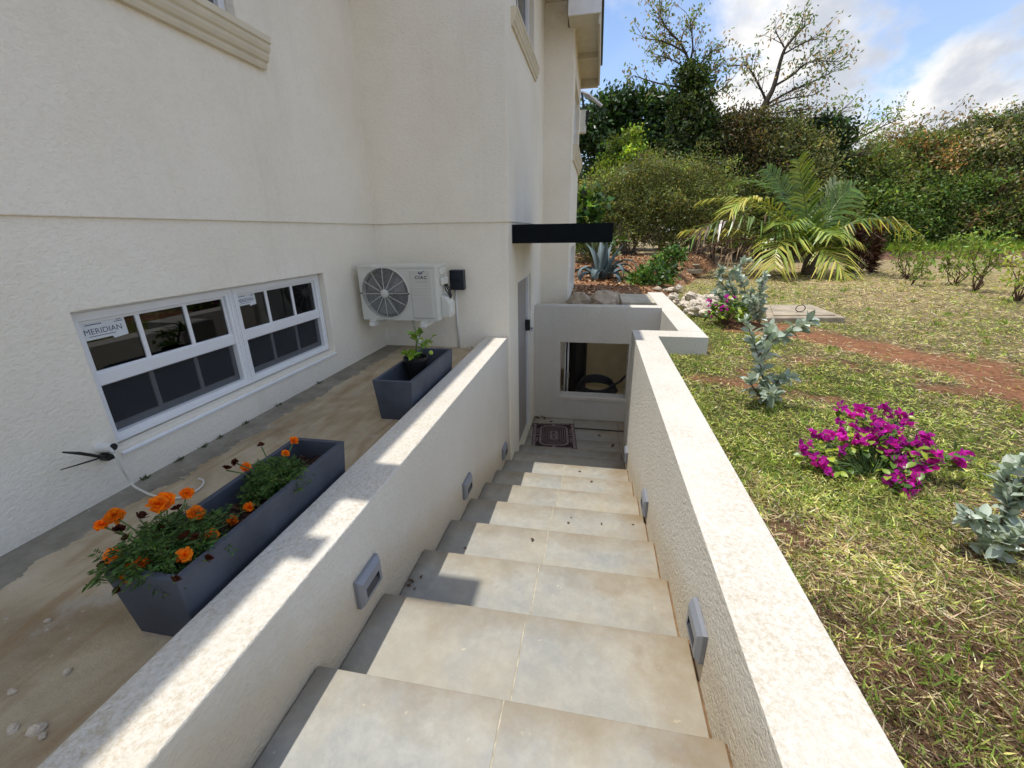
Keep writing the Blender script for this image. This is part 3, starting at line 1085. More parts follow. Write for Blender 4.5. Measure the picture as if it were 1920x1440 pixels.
def window(y0, y1, z0, z1, xf, rows, cols=3, fr=0.045, screen=True, sticker=None, mid=None):
    """vertically sliding window in a wall facing +x; xf = outer face of its frame"""
    w = bpy.data.objects.new('window', None)
    finish(w, house)
    d = 0.07
    MB().csg([(xf - d, xf, y0, y1, z0, z1)], [(xf - 1, xf + 1, y0 + fr, y1 - fr, z0 + fr, z1 - fr)]).build('frame', m_white, w, bevel=0.004)
    MB().csg([(xf - 0.004, xf + 0.006, y0 + 0.008, y1 - 0.008, z0 + 0.008, z1 - 0.008)],
             [(xf - 1, xf + 1, y0 + fr * 0.55, y1 - fr * 0.55, z0 + fr * 0.55, z1 - fr * 0.55)]).build('frame_bead', m_white, w)
    zm = mid if mid is not None else (z0 + z1) / 2
    ya, yb = y0 + fr, y1 - fr
    tiers = ((zm + 0.022, z1 - fr, xf - 0.022), (z0 + fr, zm - 0.022, xf - 0.042)) if rows == 2 else ((z0 + fr, z1 - fr, xf - 0.025),)
    if rows == 2:
        MB().box(xf - 0.055, xf - 0.006, ya + 0.0005, yb - 0.0005, zm - 0.03, zm + 0.03).build('meeting_rail', m_white, w, bevel=0.004)
    for t, (za, zb, xg) in enumerate(tiers):
        wd = (yb - ya) / cols
        s = 0.014 if t == 0 else 0.02
        MB().csg([(xg - 0.02, xg + 0.006, ya + 0.0008, yb - 0.0008, za, zb)], [(xg - 1, xg + 1, ya + s, yb - s, za + s + (0.012 if t else 0), zb - s)]).build('sash', m_white, w, bevel=0.002)
        for k in range(1, cols):
            yy = ya + wd * k
            MB().box(xg - 0.012, xg + 0.004, yy - 0.011, yy + 0.011, za + s - 0.001, zb - s + 0.001).build('muntin', m_white, w, bevel=0.002)
        for k in range(cols):
            MB().box(xg - 0.008, xg - 0.004, ya + wd * k + 0.003, ya + wd * (k + 1) - 0.003, za + 0.004, zb - 0.004).build('pane', m_glass, w)
        if t == 1 and screen:
            MB().box(xg + 0.010, xg + 0.0115, ya + 0.002, yb - 0.002, za + 0.001, zb - 0.001).build('insect_screen', m_screen, w)
    if sticker:
        sy0, sy1, sz0, sz1 = sticker
        xs = tiers[0][2] - 0.0025
        mb = MB()
        ym = sy0 + (sy1 - sy0) * 0.62
        mb.prism([(xs, sy0, sz0), (xs, ym, sz0 + 0.001), (xs, ym + 0.004, sz0 - 0.010), (xs, sy1, sz0 - 0.005), (xs, sy1, sz1), (xs, sy0, sz1)], (0.0006, 0, 0), 0)
        X1 = xs + 0.0012
        hh = sz1 - sz0
        put_text(mb, 'MERIDIAN', hh * 0.46, (X1, (sy0 + sy1) / 2 - 0.008, sz0 + hh * 0.45), (0, 1, 0), (0, 0, 1), 1, bold=0.0, width=(sy1 - sy0) * 0.86)
        for (a, b, zt, th) in ((0.10, 0.72, 0.17, 0.035), (0.08, 0.45, 0.84, 0.05), (0.74, 0.95, 0.80, 0.04), (0.80, 0.92, 0.90, 0.04)):
            L_ = sy1 - sy0
            mb.add([(X1, sy0 + L_ * a, sz0 + hh * zt), (X1, sy0 + L_ * b, sz0 + hh * zt), (X1, sy0 + L_ * b, sz0 + hh * (zt + th)), (X1, sy0 + L_ * a, sz0 + hh * (zt + th))], [(0, 1, 2, 3)], 1)
        mb.build('sticker', [m_paper, m_ink], w, label='white paper sticker lettered MERIDIAN')
    return w


window(1.380, 2.2435, 0.196, 0.806, -2.152, 2, sticker=(1.441, 1.625, 0.672, 0.748), mid=0.50)
window(2.2445, 3.107, 0.196, 0.806, -2.152, 2, sticker=(2.302, 2.452, 0.682, 0.748), mid=0.50)
MB().prism([(-2.153, 1.376, 0.1905), (-2.088, 1.372, 0.168), (-2.088, 1.372, 0.156), (-2.11, 1.372, 0.156), (-2.153, 1.376, 0.156)], (0, 1.738, 0)).build('window_ledge', m_white, house, bevel=0.003)
window(1.205, 2.65, 2.23, 3.295, -2.14, 2)
window(4.505, 5.615, 2.865, 3.595, -0.845, 1, cols=2)
window(7.025, 8.415, 2.245, 3.095, -0.46, 2)
window(7.125, 8.445, 0.125, 0.835, -0.46, 2)
# door
dr = bpy.data.objects.new('door', None)
finish(dr, house)
MB().box(-0.90, -0.862, 4.57, 5.47, LAND + 0.03, 0.565).build('door_leaf', m_door, dr, bevel=0.003)
MB().csg([(-0.93, -0.83, 4.533, 5.507, LAND + 0.004, 0.597)], [(-1, -0.5, 4.568, 5.472, LAND - 1, 0.567)]).build('door_frame', m_white, dr, bevel=0.003)
MB().box(-0.93, -0.80, 4.568, 5.472, LAND + 0.0045, LAND + 0.028).build('threshold', m_trim, dr)
mb = MB()
mb.box(-0.86, -0.80, 5.395, 5.44, -0.12, 0.02)
mb.build('lock_plate', m_black, dr, bevel=0.006)
mb = MB()
mb.tube([(-0.86, 5.42, -0.09), (-0.78, 5.42, -0.09), (-0.765, 5.41, -0.09), (-0.765, 5.31, -0.095)], 0.010, 10)
mb.build('door_handle', m_steel, dr, smooth=True)
MB().csg([(-0.80, 0.14, 4.235, 4.275, 0.99, 1.16), (0.10, 0.14, 4.275, 5.55, 0.99, 1.16), (-0.80, 0.10, 5.51, 5.55, 0.99, 1.16), (-0.80, 0.10, 4.275, 5.51, 1.125, 1.15)]).build('door_canopy', m_canopy, house, bevel=0.002)

# bracket and pale cylinder that stick out behind the far corner of the house
br = thing('wall_bracket', (-0.35, 9.0, 2.6), 'dark arm and pale cylinder fixed behind the far corner of the house', 'bracket')
mb = MB()
mb.tube([(-0.406, 9.000, 3.424), (-0.272, 9.000, 3.367), (-0.029, 9.000, 3.181)], 0.028, 6)
mb.tube([(-0.356, 9.000, 3.356), (-0.193, 9.000, 3.289)], 0.016, 6)
mb.build('arm', m_steel, br)
mb = MB()
mb.tube([(-0.396, 9.000, 3.407), (-0.347, 9.000, 3.150)], 0.022, 6)
mb.build('post', m_black, br)
mb = MB()
mb.tube([(-0.365, 9.000, 3.126), (-0.370, 9.000, 2.771)], 0.075, 14)
mb.build('cylinder', m_ac, br, smooth=False)
mb = MB()
mb.prism([(-0.325, 8.950, 3.096), (-0.251, 8.950, 3.141), (-0.256, 8.950, 3.042), (-0.287, 8.950, 2.877), (-0.330, 8.950, 2.996)], (0, 0.12, 0))
mb.build('box', m_black, br)

# ------------------------------------------------------------------ outdoor air conditioner
AX0, AX1, AY0, AY1, AZ0, AZ1 = -2.03, -1.325, 3.50, 3.80, 0.372, 0.84
ac = thing('air_conditioner', ((AX0 + AX1) / 2, 3.65, AZ0), 'ivory air conditioner outdoor unit lettered CIAC, bracketed to the corner wall', 'air conditioner')
FC = (-1.795, 0.605)
FR = 0.215
# casing: front sheet with a round hole, sides, back, top lid
mb = MB()
n = 48
ring = [(FC[0] + FR * math.cos(2 * math.pi * k / n), AY0, FC[1] + FR * math.sin(2 * math.pi * k / n)) for k in range(n)]
outer = []
for k in range(n):
    c, s = math.cos(2 * math.pi * k / n), math.sin(2 * math.pi * k / n)
    tx = ((AX1 - 0.0 if c > 0 else AX0) - FC[0]) / c if abs(c) > 1e-6 else 1e9
    tz = ((AZ1 - 0.022 if s > 0 else AZ0) - FC[1]) / s if abs(s) > 1e-6 else 1e9
    t = min(tx, tz)
    outer.append((FC[0] + c * t, AY0, FC[1] + s * t))
mb.add(ring + outer, [(k, (k + 1) % n, n + (k + 1) % n, n + k) for k in range(n)])
for cx, cz in ((AX0, AZ0), (AX1, AZ0), (AX0, AZ1 - 0.022), (AX1, AZ1 - 0.022)):
    an = math.atan2(cz - FC[1], cx - FC[0])
    k0 = int(math.floor((an % (2 * math.pi)) / (2 * math.pi) * n))
    mb.add([outer[k0], (cx, AY0, cz), outer[(k0 + 1) % n]], [(0, 1, 2)])
# recess barrel
mb.add([(p[0], p[1], p[2]) for p in ring] + [(p[0], AY0 + 0.06, p[2]) for p in ring], [(k, (k + 1) % n, n + (k + 1) % n, n + k) for k in range(n)])
# box sides
zt = AZ1 - 0.022
mb.add([(AX0, AY0, AZ0), (AX1, AY0, AZ0), (AX1, AY1, AZ0), (AX0, AY1, AZ0), (AX0, AY0, zt), (AX1, AY0, zt), (AX1, AY1, zt), (AX0, AY1, zt)],
       [(0, 3, 2, 1), (0, 4, 7, 3), (1, 2, 6, 5), (3, 7, 6, 2)])
mb.build('casing', m_ac, ac)
MB().box(AX0 - 0.004, AX1 + 0.004, AY0 - 0.005, AY1 + 0.004, AZ1 - 0.024, AZ1).build('lid', m_ac, ac, bevel=0.007, seg=3)
mb = MB()
mb.lathe([(0.0, 0.0), (FR + 0.01, 0.0)], (FC[0], AY0 + 0.062, FC[1]), 40, axis='y')
mb.build('fan_recess', m_ac_dark, ac)
mb = MB()
for k in range(3):
    a0 = k * 2.094 + 0.5
    vs = []
    for r in (0.05, 0.19):
        for da, dy in ((-0.42, 0.012), (0.0, 0.03), (0.45, 0.048)):
            w = da * (1.0 if r > 0.1 else 0.9)
            vs.append((FC[0] + r * math.cos(a0 + w), AY0 + 0.005 + dy, FC[1] + r * math.sin(a0 + w)))
    mb.add(vs, [(0, 1, 4, 3), (1, 2, 5, 4)])
mb.lathe([(0.0, 0.010), (0.045, 0.012), (0.05, 0.05)], (FC[0], AY0, FC[1]), 20, axis='y')
mb.build('fan', m_blade, ac)
# guard: rings and spokes
gd = bpy.data.objects.new('fan_guard', None)
finish(gd, ac)
mb = MB()
for r in np.linspace(0.045, FR - 0.006, 17):
    pts = [(FC[0] + r * math.cos(t), AY0 - 0.012 + 0.010 * (r / FR) ** 3, FC[1] + r * math.sin(t)) for t in np.linspace(0, 2 * math.pi, 41)]
    mb.tube(pts, 0.0010, 4, cap=False)
mb.build('guard_rings', m_ac_wire, gd)
mb = MB()
for k in range(12):
    an = k * math.pi / 6 + 0.02
    mb.tube([(FC[0] + 0.03 * math.cos(an), AY0 - 0.014, FC[1] + 0.03 * math.sin(an)), (FC[0] + 0.15 * math.cos(an), AY0 - 0.012, FC[1] + 0.15 * math.sin(an)), (FC[0] + (FR + 0.004) * math.cos(an), AY0 - 0.001, FC[1] + (FR + 0.004) * math.sin(an))], 0.0026, 5)
mb.build('guard_spokes', m_ac, gd)
mb = MB()
mb.lathe([(0.0, -0.020), (0.030, -0.019), (0.036, -0.014), (0.036, -0.006)], (FC[0], AY0, FC[1]), 24, axis='y')
mb.build('guard_hub', m_ac, gd, smooth=True)
mb = MB()
pts = [(FC[0] + (FR + 0.006) * math.cos(t), AY0 - 0.002, FC[1] + (FR + 0.006) * math.sin(t)) for t in np.linspace(0, 2 * math.pi, 61)]
mb.tube(pts, 0.006, 8, cap=False)
mb.build('guard_rim', m_ac, gd, smooth=True)
for s in (-1, 1):
    mb = MB()
    mb.lathe([(0.0, -0.012), (0.007, -0.011), (0.008, -0.004)], (FC[0] + s * (FR + 0.006), AY0, FC[1]), 10, axis='y')
    mb.build('screw', m_black, gd)
# service panel
PX0, PX1, PZ0, PZ1 = -1.545, -1.355, 0.395, 0.805
sp = MB().csg([(PX0, PX1, AY0 - 0.013, AY0 + 0.002, PZ0, PZ1)]).build('service_panel', m_ac_panel, ac, bevel=0.010, seg=3)
for zz in (0.605, 0.630, 0.655, 0.58):
    MB().box(PX0 + 0.012, PX1 - 0.02, AY0 - 0.0155, AY0 - 0.0125, zz, zz + 0.004).build('rib', m_ac, sp)
mb = MB()
ly = AY0 - 0.0145
put_text(mb, 'CIAC', 0.036, (-1.448, ly, 0.742), (1, 0, 0), (0, 0, 1), 0, bold=0.0007, shear=0.12, width=0.112, space=1.16)
put_text(mb, 'INVERTER', 0.018, (-1.446, ly, 0.706), (1, 0, 0), (0, 0, 1), 2, width=0.105)


def crescent(cx, cz, r0, a0, a1, w, tipk, mi):
    vs, fs = [], []
    ts = np.linspace(0, 1, 14)
    for t in ts:
        an = a0 + (a1 - a0) * t
        ww = w * math.sin(math.pi * min(1, max(0, t * 0.96 + 0.02))) ** 0.7
        vs.append((cx + (r0 + ww / 2) * math.cos(an) * tipk, ly, cz + (r0 + ww / 2) * math.sin(an)))
        vs.append((cx + (r0 - ww / 2) * math.cos(an) * tipk, ly, cz + (r0 - ww / 2) * math.sin(an)))
    for i in range(len(ts) - 1):
        fs.append((2 * i, 2 * i + 1, 2 * i + 3, 2 * i + 2))
    mb.add(vs, fs, mi)


crescent(-1.448, 0.786, 0.013, 2.6, 6.0, 0.007, 1.35, 0)
crescent(-1.445, 0.790, 0.009, 2.9, 6.1, 0.005, 1.45, 1)
mb.add([(-1.444, ly, 0.782), (-1.428, ly, 0.785), (-1.404, ly, 0.801), (-1.430, ly, 0.793)], [(0, 1, 2, 3)], 1)
mb.build('logo', [m_logo, m_logo2, m_faint], sp, label='dark blue CIAC lettering with a small swoosh above')
# side: two grips, service cover, cables
MB().box(AX1 - 0.001, AX1 + 0.018, 3.60, 3.74, 0.755, 0.815).build('grip', m_ac, ac, bevel=0.012, seg=3)
MB().box(AX1 - 0.001, AX1 + 0.030, 3.60, 3.76, 0.665, 0.730).build('grip', m_ac, ac, bevel=0.016, seg=3)
mb = MB()
mb.prism([(AX1 - 0.001, 3.60, 0.385), (AX1 + 0.075, 3.60, 0.385), (AX1 + 0.078, 3.60, 0.50), (AX1 + 0.045, 3.60, 0.562), (AX1 - 0.001, 3.60, 0.575)], (0, 0.16, 0))
mb.build('valve_cover', m_ac, ac, bevel=0.008)
MB().box(AX1 + 0.0785, AX1 + 0.0795, 3.63, 3.66, 0.43, 0.48).build('rating_label', m_paper, ac)
for k in range(3):
    mb = MB()
    mb.tube([(AX1 + 0.012, 3.69 + 0.02 * k, 0.67), (AX1 + 0.028 + 0.01 * k, 3.67 + 0.03 * k, 0.62), (AX1 + 0.055, 3.68 + 0.02 * k, 0.57), (AX1 + 0.06, 3.69 + 0.01 * k, 0.545)], 0.006, 8)
    mb.build('cable', m_black, ac, smooth=True)
for xx in (-1.93, -1.45):
    MB().box(xx - 0.03, xx + 0.03, AY0 - 0.03, AY1 + 0.03, AZ0 - 0.016, AZ0 - 0.0005).build('foot', m_ac, ac, bevel=0.003)
    mb = MB()
    mb.csg([(xx - 0.022, xx + 0.022, AY0 - 0.05, 4.018, AZ0 - 0.050, AZ0 - 0.017)])
    mb.build('bracket', m_pvc, ac, bevel=0.002)
mb = MB()
mb.tube([(-1.68, 3.78, 0.355), (-1.655, 3.72, 0.30), (-1.50, 3.55, 0.06), (-1.47, 3.50, 0.012)], 0.013, 8)
mb.build('drain_pipe', m_pvc, ac, smooth=True)

# isolator switch with its conduit
iso = thing('isolator_switch', (-1.28, 4.0, 0.0), 'small black electrical switch box on the wall right of the air conditioner', 'switch box')
MB().csg([(-1.352, -1.215, 3.945, 4.021, 0.582, 0.765)]).build('switch_box', m_box, iso, bevel=0.006)
MB().box(-1.335, -1.235, 3.932, 3.946, 0.68, 0.735).build('switch_cover', m_box, iso, bevel=0.005)
mb = MB()
mb.tube([(-1.318, 4.005, 0.58), (-1.314, 4.005, 0.004)], 0.011, 10)
mb.build('conduit', m_pvc, iso, smooth=True)
mb = MB()
mb.tube([(-1.345, 3.97, 0.62), (-1.36, 3.95, 0.58), (-1.31, 3.86, 0.545), (-1.275, 3.72, 0.54)], 0.006, 8)
mb.build('cable', m_black, iso, smooth=True)

# ------------------------------------------------------------------ step lights
LT = [(-1, 1.170, -0.165, 'grey step light nearest the camera on the shaded left stair wall'),
      (-1, 2.455, -0.568, 'grey step light in the middle of the left stair wall'),
      (-1, 3.705, -0.965, 'grey step light farthest down the left stair wall'),
      (1, 1.180, -0.185, 'grey step light nearest the camera on the sunlit right stair wall'),
      (1, 2.530, -0.615, 'grey step light in the middle of the right stair wall'),
      (1, 4.000, -1.060, 'grey step light farthest down the right stair wall')]


def step_light_parts(root):
    # built facing +x at the origin
    w, h, d = 0.080, 0.062, 0.030
    vs = [(0, -w, -h), (0, w, -h), (0, w, h), (0, -w, h),
          (d * 0.5, -w, -h), (d * 0.5, w, -h), (d * 0.5, w, h), (d * 0.5, -w, h),
          (d, -w * 0.84, -h * 0.80), (d, w * 0.84, -h * 0.80), (d, w * 0.84, h * 0.70), (d, -w * 0.84, h * 0.70)]
    fs = [(0, 3, 2, 1)] + [(a, (a + 1) % 4, 4 + (a + 1) % 4, 4 + a) for a in range(4)] + [(4 + a, 4 + (a + 1) % 4, 8 + (a + 1) % 4, 8 + a) for a in range(4)]
    # face with a slanted slot cut into it
    a, b, zb, zt = -w * 0.62, w * 0.62, -h * 0.55, h * 0.12
    base = len(vs)
    vs += [(d, a, zb), (d, b, zb), (d, b, zt), (d, a, zt), (d * 0.95, a, zb), (d * 0.95, b, zb), (d * 0.25, b, zt), (d * 0.25, a, zt)]
    fs += [(8, 9, base + 1, base), (9, 10, base + 2, base + 1), (10, 11, base + 3, base + 2), (11, 8, base, base + 3)]
    mb = MB()
    mb.add(vs, fs)
    o1 = mb.build('housing', m_light, root, local=True, bevel=0.0015)
    mb = MB()
    b0 = [vs[base + i] for i in range(8)]
    mb.add(b0, [(4, 5, 6, 7), (3, 2, 6, 7), (0, 3, 7, 4), (1, 5, 6, 2), (0, 4, 5, 1)])
    o2 = mb.build('slot', m_light_in, root, local=True)
    mb = MB()
    for yy in (-w * 0.9, w * 0.9):
        mb.lathe([(0.0, d * 0.72), (0.003, d * 0.70), (0.003, d * 0.45)], (0, yy * 0.96, h * 0.55), 8, axis='x')
    o3 = mb.build('screw', m_steel, root, local=True)
    return [o1, o2, o3]


first = None
for s, yy, zz, lab in LT:
    r = thing('step_light', (XL if s < 0 else XR, yy, zz), lab, 'light', 'step lights along the stairs')
    if s > 0:
        r.rotation_euler = (0, 0, math.pi)
    if first is None:
        first = step_light_parts(r)
    else:
        for c in first:
            k = c.copy()
            COL.objects.link(k)
            k.parent = r

# ------------------------------------------------------------------ door mat
mx, my, mw, ml = -0.445, 5.21, 0.58, 0.76
mat_o = thing('door_mat', (mx, my, LAND), 'dark brown rubber mat with a pale fretwork pattern on the landing', 'mat')
m_matd = plain("mat_brown", (0.035, 0.017, 0.016), 0.9, var=0.3, scale=40)
m_matl = plain("mat_pattern", (0.25, 0.185, 0.175), 0.9, var=0.3, scale=30)
MB().box(-mw / 2, mw / 2, -ml / 2, ml / 2, 0.0005, 0.010).build('mat_base', m_matd, mat_o, local=True, bevel=0.002)
mb = MB()


def rr(w, h, r, nn=6):
    pts = []
    for (cx, cy, a0) in ((w - r, h - r, 0), (-w + r, h - r, 90), (-w + r, -h + r, 180), (w - r, -h + r, 270)):
        for k in range(nn):
            an = math.radians(a0 + 90 * k / (nn - 1))
            pts.append((cx + r * math.cos(an), cy + r * math.sin(an)))
    return pts


def band(w, h, r, t, z=0.0112):
    a, b = rr(w, h, r), rr(w - t, h - t, max(0.004, r - t))
    k = len(a)
    mb.add([(p[0], p[1], z) for p in a] + [(p[0], p[1], z) for p in b], [(i, (i + 1) % k, k + (i + 1) % k, k + i) for i in range(k)])


for i in range(13):
    for sx in (-1, 1):
        y = -ml / 2 + 0.02 + i * (ml - 0.04) / 13
        mb.box(sx * (mw / 2 - 0.028) - 0.020, sx * (mw / 2 - 0.028) + 0.020, y + 0.003, y + (ml - 0.04) / 13 - 0.003, 0.0095, 0.0115)
for i in range(7):
    for sy in (-1, 1):
        x = -mw / 2 + 0.065 + i * (mw - 0.13) / 7
        mb.box(x + 0.003, x + (mw - 0.13) / 7 - 0.003, sy * (ml / 2 - 0.026) - 0.014, sy * (ml / 2 - 0.026) + 0.014, 0.0095, 0.0115)
band(0.195, 0.30, 0.11, 0.030)
for k in range(4):
    band(0.150 - 0.026 * k, 0.250 - 0.028 * k, 0.085 - 0.012 * k, 0.009)
for sx in (-1, 1):
    for q in (0.075, 0.11, 0.145, 0.18):
        mb.box(sx * 0.222 - 0.012, sx * 0.222 + 0.012, q - 0.012, q + 0.008, 0.0095, 0.0113)
        mb.box(sx * 0.222 - 0.012, sx * 0.222 + 0.012, -q - 0.012, -q + 0.008, 0.0095, 0.0113)
    mb.box(sx * 0.222 - 0.02, sx * 0.222 + 0.02, -0.012, 0.012, 0.0095, 0.0113)
    mb.box(-0.02, 0.02, sx * 0.327 - 0.02, sx * 0.327 + 0.02, 0.0095, 0.0113)
a = rr(0.052, 0.135, 0.03)
mb.add([(p[0], p[1], 0.0114) for p in a], [tuple(range(len(a)))])
mb.build('mat_pattern', m_matl, mat_o, local=True)
mb = MB()
put_text(mb, 'WELCOME', 0.06, (0.0, 0.0, 0.0126), (0, 1, 0), (-1, 0, 0), 0, bold=0.0016, width=0.225)
mb.build('lettering', m_matd, mat_o, local=True)
mat_o.rotation_euler = (0, 0, math.radians(6.0))

# ------------------------------------------------------------------ planters
m_soil = plain("potting_soil", (0.030, 0.017, 0.010), 0.95, var=0.5, scale=45, bump=1.0)


def planter(x0, x1, y0, y1, h, label, soil_z, sm, chips):
    r = thing('planter_box', ((x0 + x1) / 2, (y0 + y1) / 2, 0.0), label, 'planter', 'slate planters on the patio')
    t = 0.022
    k = 0.02
    mb = MB()
    o = [(x0 + k, y0 + k, 0), (x1 - k, y0 + k, 0), (x1 - k, y1 - k, 0), (x0 + k, y1 - k, 0), (x0, y0, h), (x1, y0, h), (x1, y1, h), (x0, y1, h)]
    i_ = [(x0 + t, y0 + t, h), (x1 - t, y0 + t, h), (x1 - t, y1 - t, h), (x0 + t, y1 - t, h), (x0 + t + 0.01, y0 + t + 0.01, 0.03), (x1 - t - 0.01, y0 + t + 0.01, 0.03), (x1 - t - 0.01, y1 - t - 0.01, 0.03), (x0 + t + 0.01, y1 - t - 0.01, 0.03)]
    mb.add(o + i_, [(0, 3, 2, 1)] + [(a, (a + 1) % 4, 4 + (a + 1) % 4, 4 + a) for a in range(4)] + [(4 + a, 4 + (a + 1) % 4, 8 + (a + 1) % 4, 8 + a) for a in range(4)]
           + [(8 + a, 8 + (a + 1) % 4, 12 + (a + 1) % 4, 12 + a) for a in range(4)] + [(12, 13, 14, 15)])
    mb.build('trough', m_planter, r, bevel=0.003)
    nx, nyy = 14, 40
    X, Y = np.meshgrid(np.linspace(x0 + t + 0.002, x1 - t - 0.002, nx), np.linspace(y0 + t + 0.002, y1 - t - 0.002, nyy), indexing='ij')
    Zs = soil_z + (fbm(X * 14, Y * 14) - 0.5) * 0.025
    fi = [(i * nyy + j, (i + 1) * nyy + j, (i + 1) * nyy + j + 1, i * nyy + j + 1) for i in range(nx - 1) for j in range(nyy - 1)]
    np_mesh('soil', np.stack([X, Y, Zs], -1).reshape(-1, 3), fi, sm, r, smooth=True)
    if chips:
        P = np.stack([rng.uniform(x0 + t + 0.02, x1 - t - 0.02, chips), rng.uniform(y0 + t + 0.02, y1 - t - 0.02, chips), np.full(chips, soil_z + 0.012)], 1)
        D = rng.normal(size=P.shape)
        D[:, 2] *= 0.25
        tn = np.array([[0.10, 0.05, 0.03], [0.05, 0.025, 0.018], [0.30, 0.22, 0.15]])
        V, F, C = leaf_quads(P, D, rng.uniform(0.012, 0.032, chips), 0.008, tn[rng.choice(3, chips, p=[0.5, 0.42, 0.08])])
        np_mesh('bark_chips', V, F, m_attr_dull, r, cols=C, kind='stuff')
    return r


planter(-1.290, -1.045, 0.700, 1.510, 0.245, 'long slate blue planter nearest the camera, full of orange marigolds', 0.165, m_soil, 700)
planter(-1.300, -1.045, 2.240, 3.020, 0.262, 'slate blue planter by the air conditioner holding one potted lime', 0.10, m_soil, 120)


def flower_mesh(mat, seed, droop=False):
    rs = np.random.default_rng(seed)
    P, D, L, Wd, C, Nn = [], [], [], [], [], []
    base = np.array((0.90, 0.20, 0.004)) if not droop else np.array((0.075, 0.018, 0.009))
    for ring_, (nr, el, ln, z) in enumerate(((12, 8, 1.0, 0.0), (12, 26, 0.9, 0.06), (10, 45, 0.72, 0.12), (7, 66, 0.5, 0.18), (4, 84, 0.35, 0.2))):
        for k in range(nr):
            an = 2 * math.pi * (k + 0.5 * (ring_ % 2)) / nr + rs.normal(0, 0.1)
            e = math.radians(el + rs.normal(0, 8) + (38 if droop else 0))
            d = np.array([math.cos(an) * math.cos(e), math.sin(an) * math.cos(e), math.sin(e)])
            P.append(d * np.array([0.06, 0.06, 0]) + np.array([0, 0, z]))
            D.append(d)
            L.append(ln * rs.uniform(0.85, 1.12) * (0.85 if droop else 1))
            Wd.append((0.62 if not droop else 0.45) * rs.uniform(0.8, 1.15) * ln ** 0.5)
            Nn.append(np.array([-math.cos(an) * math.sin(e), -math.sin(an) * math.sin(e), math.cos(e)]) + rs.normal(0, 0.25, 3))
            t = rs.uniform(0.75, 1.2)
            C.append(base * np.array([t, t * rs.uniform(0.7, 1.4), 1]))
    P, D, L, Wd, C, Nn = map(np.array, (P, D, L, Wd, C, Nn))
    # blunt petals: hexagon outline
    D = unit(D)
    S = unit(np.cross(D, Nn))
    L, Wd = L[:, None], Wd[:, None]
    V = np.stack([P, P + D * L * 0.6 + S * Wd * 0.45, P + D * L * 0.95 + S * Wd * 0.42, P + D * L * 1.02, P + D * L * 0.93 - S * Wd * 0.42, P + D * L * 0.6 - S * Wd * 0.45], 1).reshape(-1, 3)
    F = np.arange(len(V)).reshape(-1, 6)
    return np_mesh('marigold_flower', V, F, mat, cols=np.repeat(C, 6, axis=0), link=False)


m_petal = leafmat("marigold_petal", 0.6, 0.25, 0.2)
fl_o = [flower_mesh(m_petal, s) for s in (1, 2, 3)]
fl_d = [flower_mesh(m_petal, s, True) for s in (4, 5)]


def marigold(root, label, radius, height, flowers, nleaf, seedling=0):
    r = thing('marigold_plant', root, label, 'plant', 'marigolds in the slate planter')
    root = Vector(root)
    # feathery foliage
    P, D = [], []
    ns = 52
    stems = MB()
    for k in range(ns):
        an = rng.uniform(0, 2 * math.pi)
        ru = math.sqrt(rng.uniform(0.02, 1)) * radius
        top = root + Vector((ru * math.cos(an), ru * math.sin(an) * 1.1, height * rng.uniform(0.35, 0.95) * (1 - 0.35 * (ru / radius))))
        mid = root + Vector((ru * 0.4 * math.cos(an), ru * 0.4 * math.sin(an), height * 0.45))
        stems.tube([root + Vector((rng.normal(0, 0.012), rng.normal(0, 0.012), 0)), mid, top], [0.0035, 0.0025, 0.0014], 4)
        for t in np.linspace(0.25, 1.0, 9):
            q = root.lerp(mid, t * 2) if t < 0.5 else mid.lerp(top, t * 2 - 1)
            for s in range(2):
                fd = np.array([rng.normal(), rng.normal(), rng.normal(0.15, 0.5)])
                fd /= np.linalg.norm(fd)
                ln = rng.uniform(0.03, 0.055)
                side = np.cross(fd, [0, 0, 1.0])
                side /= max(np.linalg.norm(side), 1e-6)
                for u in np.linspace(0.15, 1, 6):
                    c = np.array(q) + fd * ln * u + np.array([0, 0, -0.012 * u * u])
                    for sg in (-1, 1):
                        P.append(c)
                        D.append(side * sg + fd * 0.7 + np.array([0, 0, -0.25]))
    P, D = np.array(P), np.array(D)
    N = len(P)
    V, F, C = leaf_quads(P, D, rng.uniform(0.012, 0.026, N), 0.0062, vary((0.085, 0.16, 0.035), N, 0.3, 0.12))
    np_mesh('foliage', V, F, m_leaf, r, cols=C, kind='stuff')
    for q, rad, dk in flowers:
        q = Vector(q)
        rad *= 0.94
        o = bpy.data.objects.new('flower', random.choice(fl_d if dk else fl_o))
        tilt = Vector((0.55 + random.uniform(-.25, .25), -0.38 + random.uniform(-.25, .25), 0.75)).to_track_quat('Z', 'Y') @ Quaternion((0, 0, 1), random.uniform(0, 6.28))
        if dk:
            tilt = Euler((random.uniform(-0.8, 0.8), random.uniform(-0.3, 1.0), random.uniform(0, 6))).to_quaternion()
            rad *= 1.15
        o.matrix_local = Matrix.LocRotScale(q - root, tilt, (rad, rad, rad * random.uniform(0.8, 1.05)))
        finish(o, r)
        stems.tube([root + (q - root) * 0.25 + Vector((0, 0, -0.02)), root.lerp(q, 0.65) + Vector((0, 0, 0.015)), q - Vector((0, 0, 0.004))], [0.003, 0.0024, 0.0028], 5)
    stems.build('stems', m_stem_green, r, smooth=True, kind='stuff')
    return r


def fl(px_list, dark):
    return [(q, rd, dark) for q, rd in px_list]


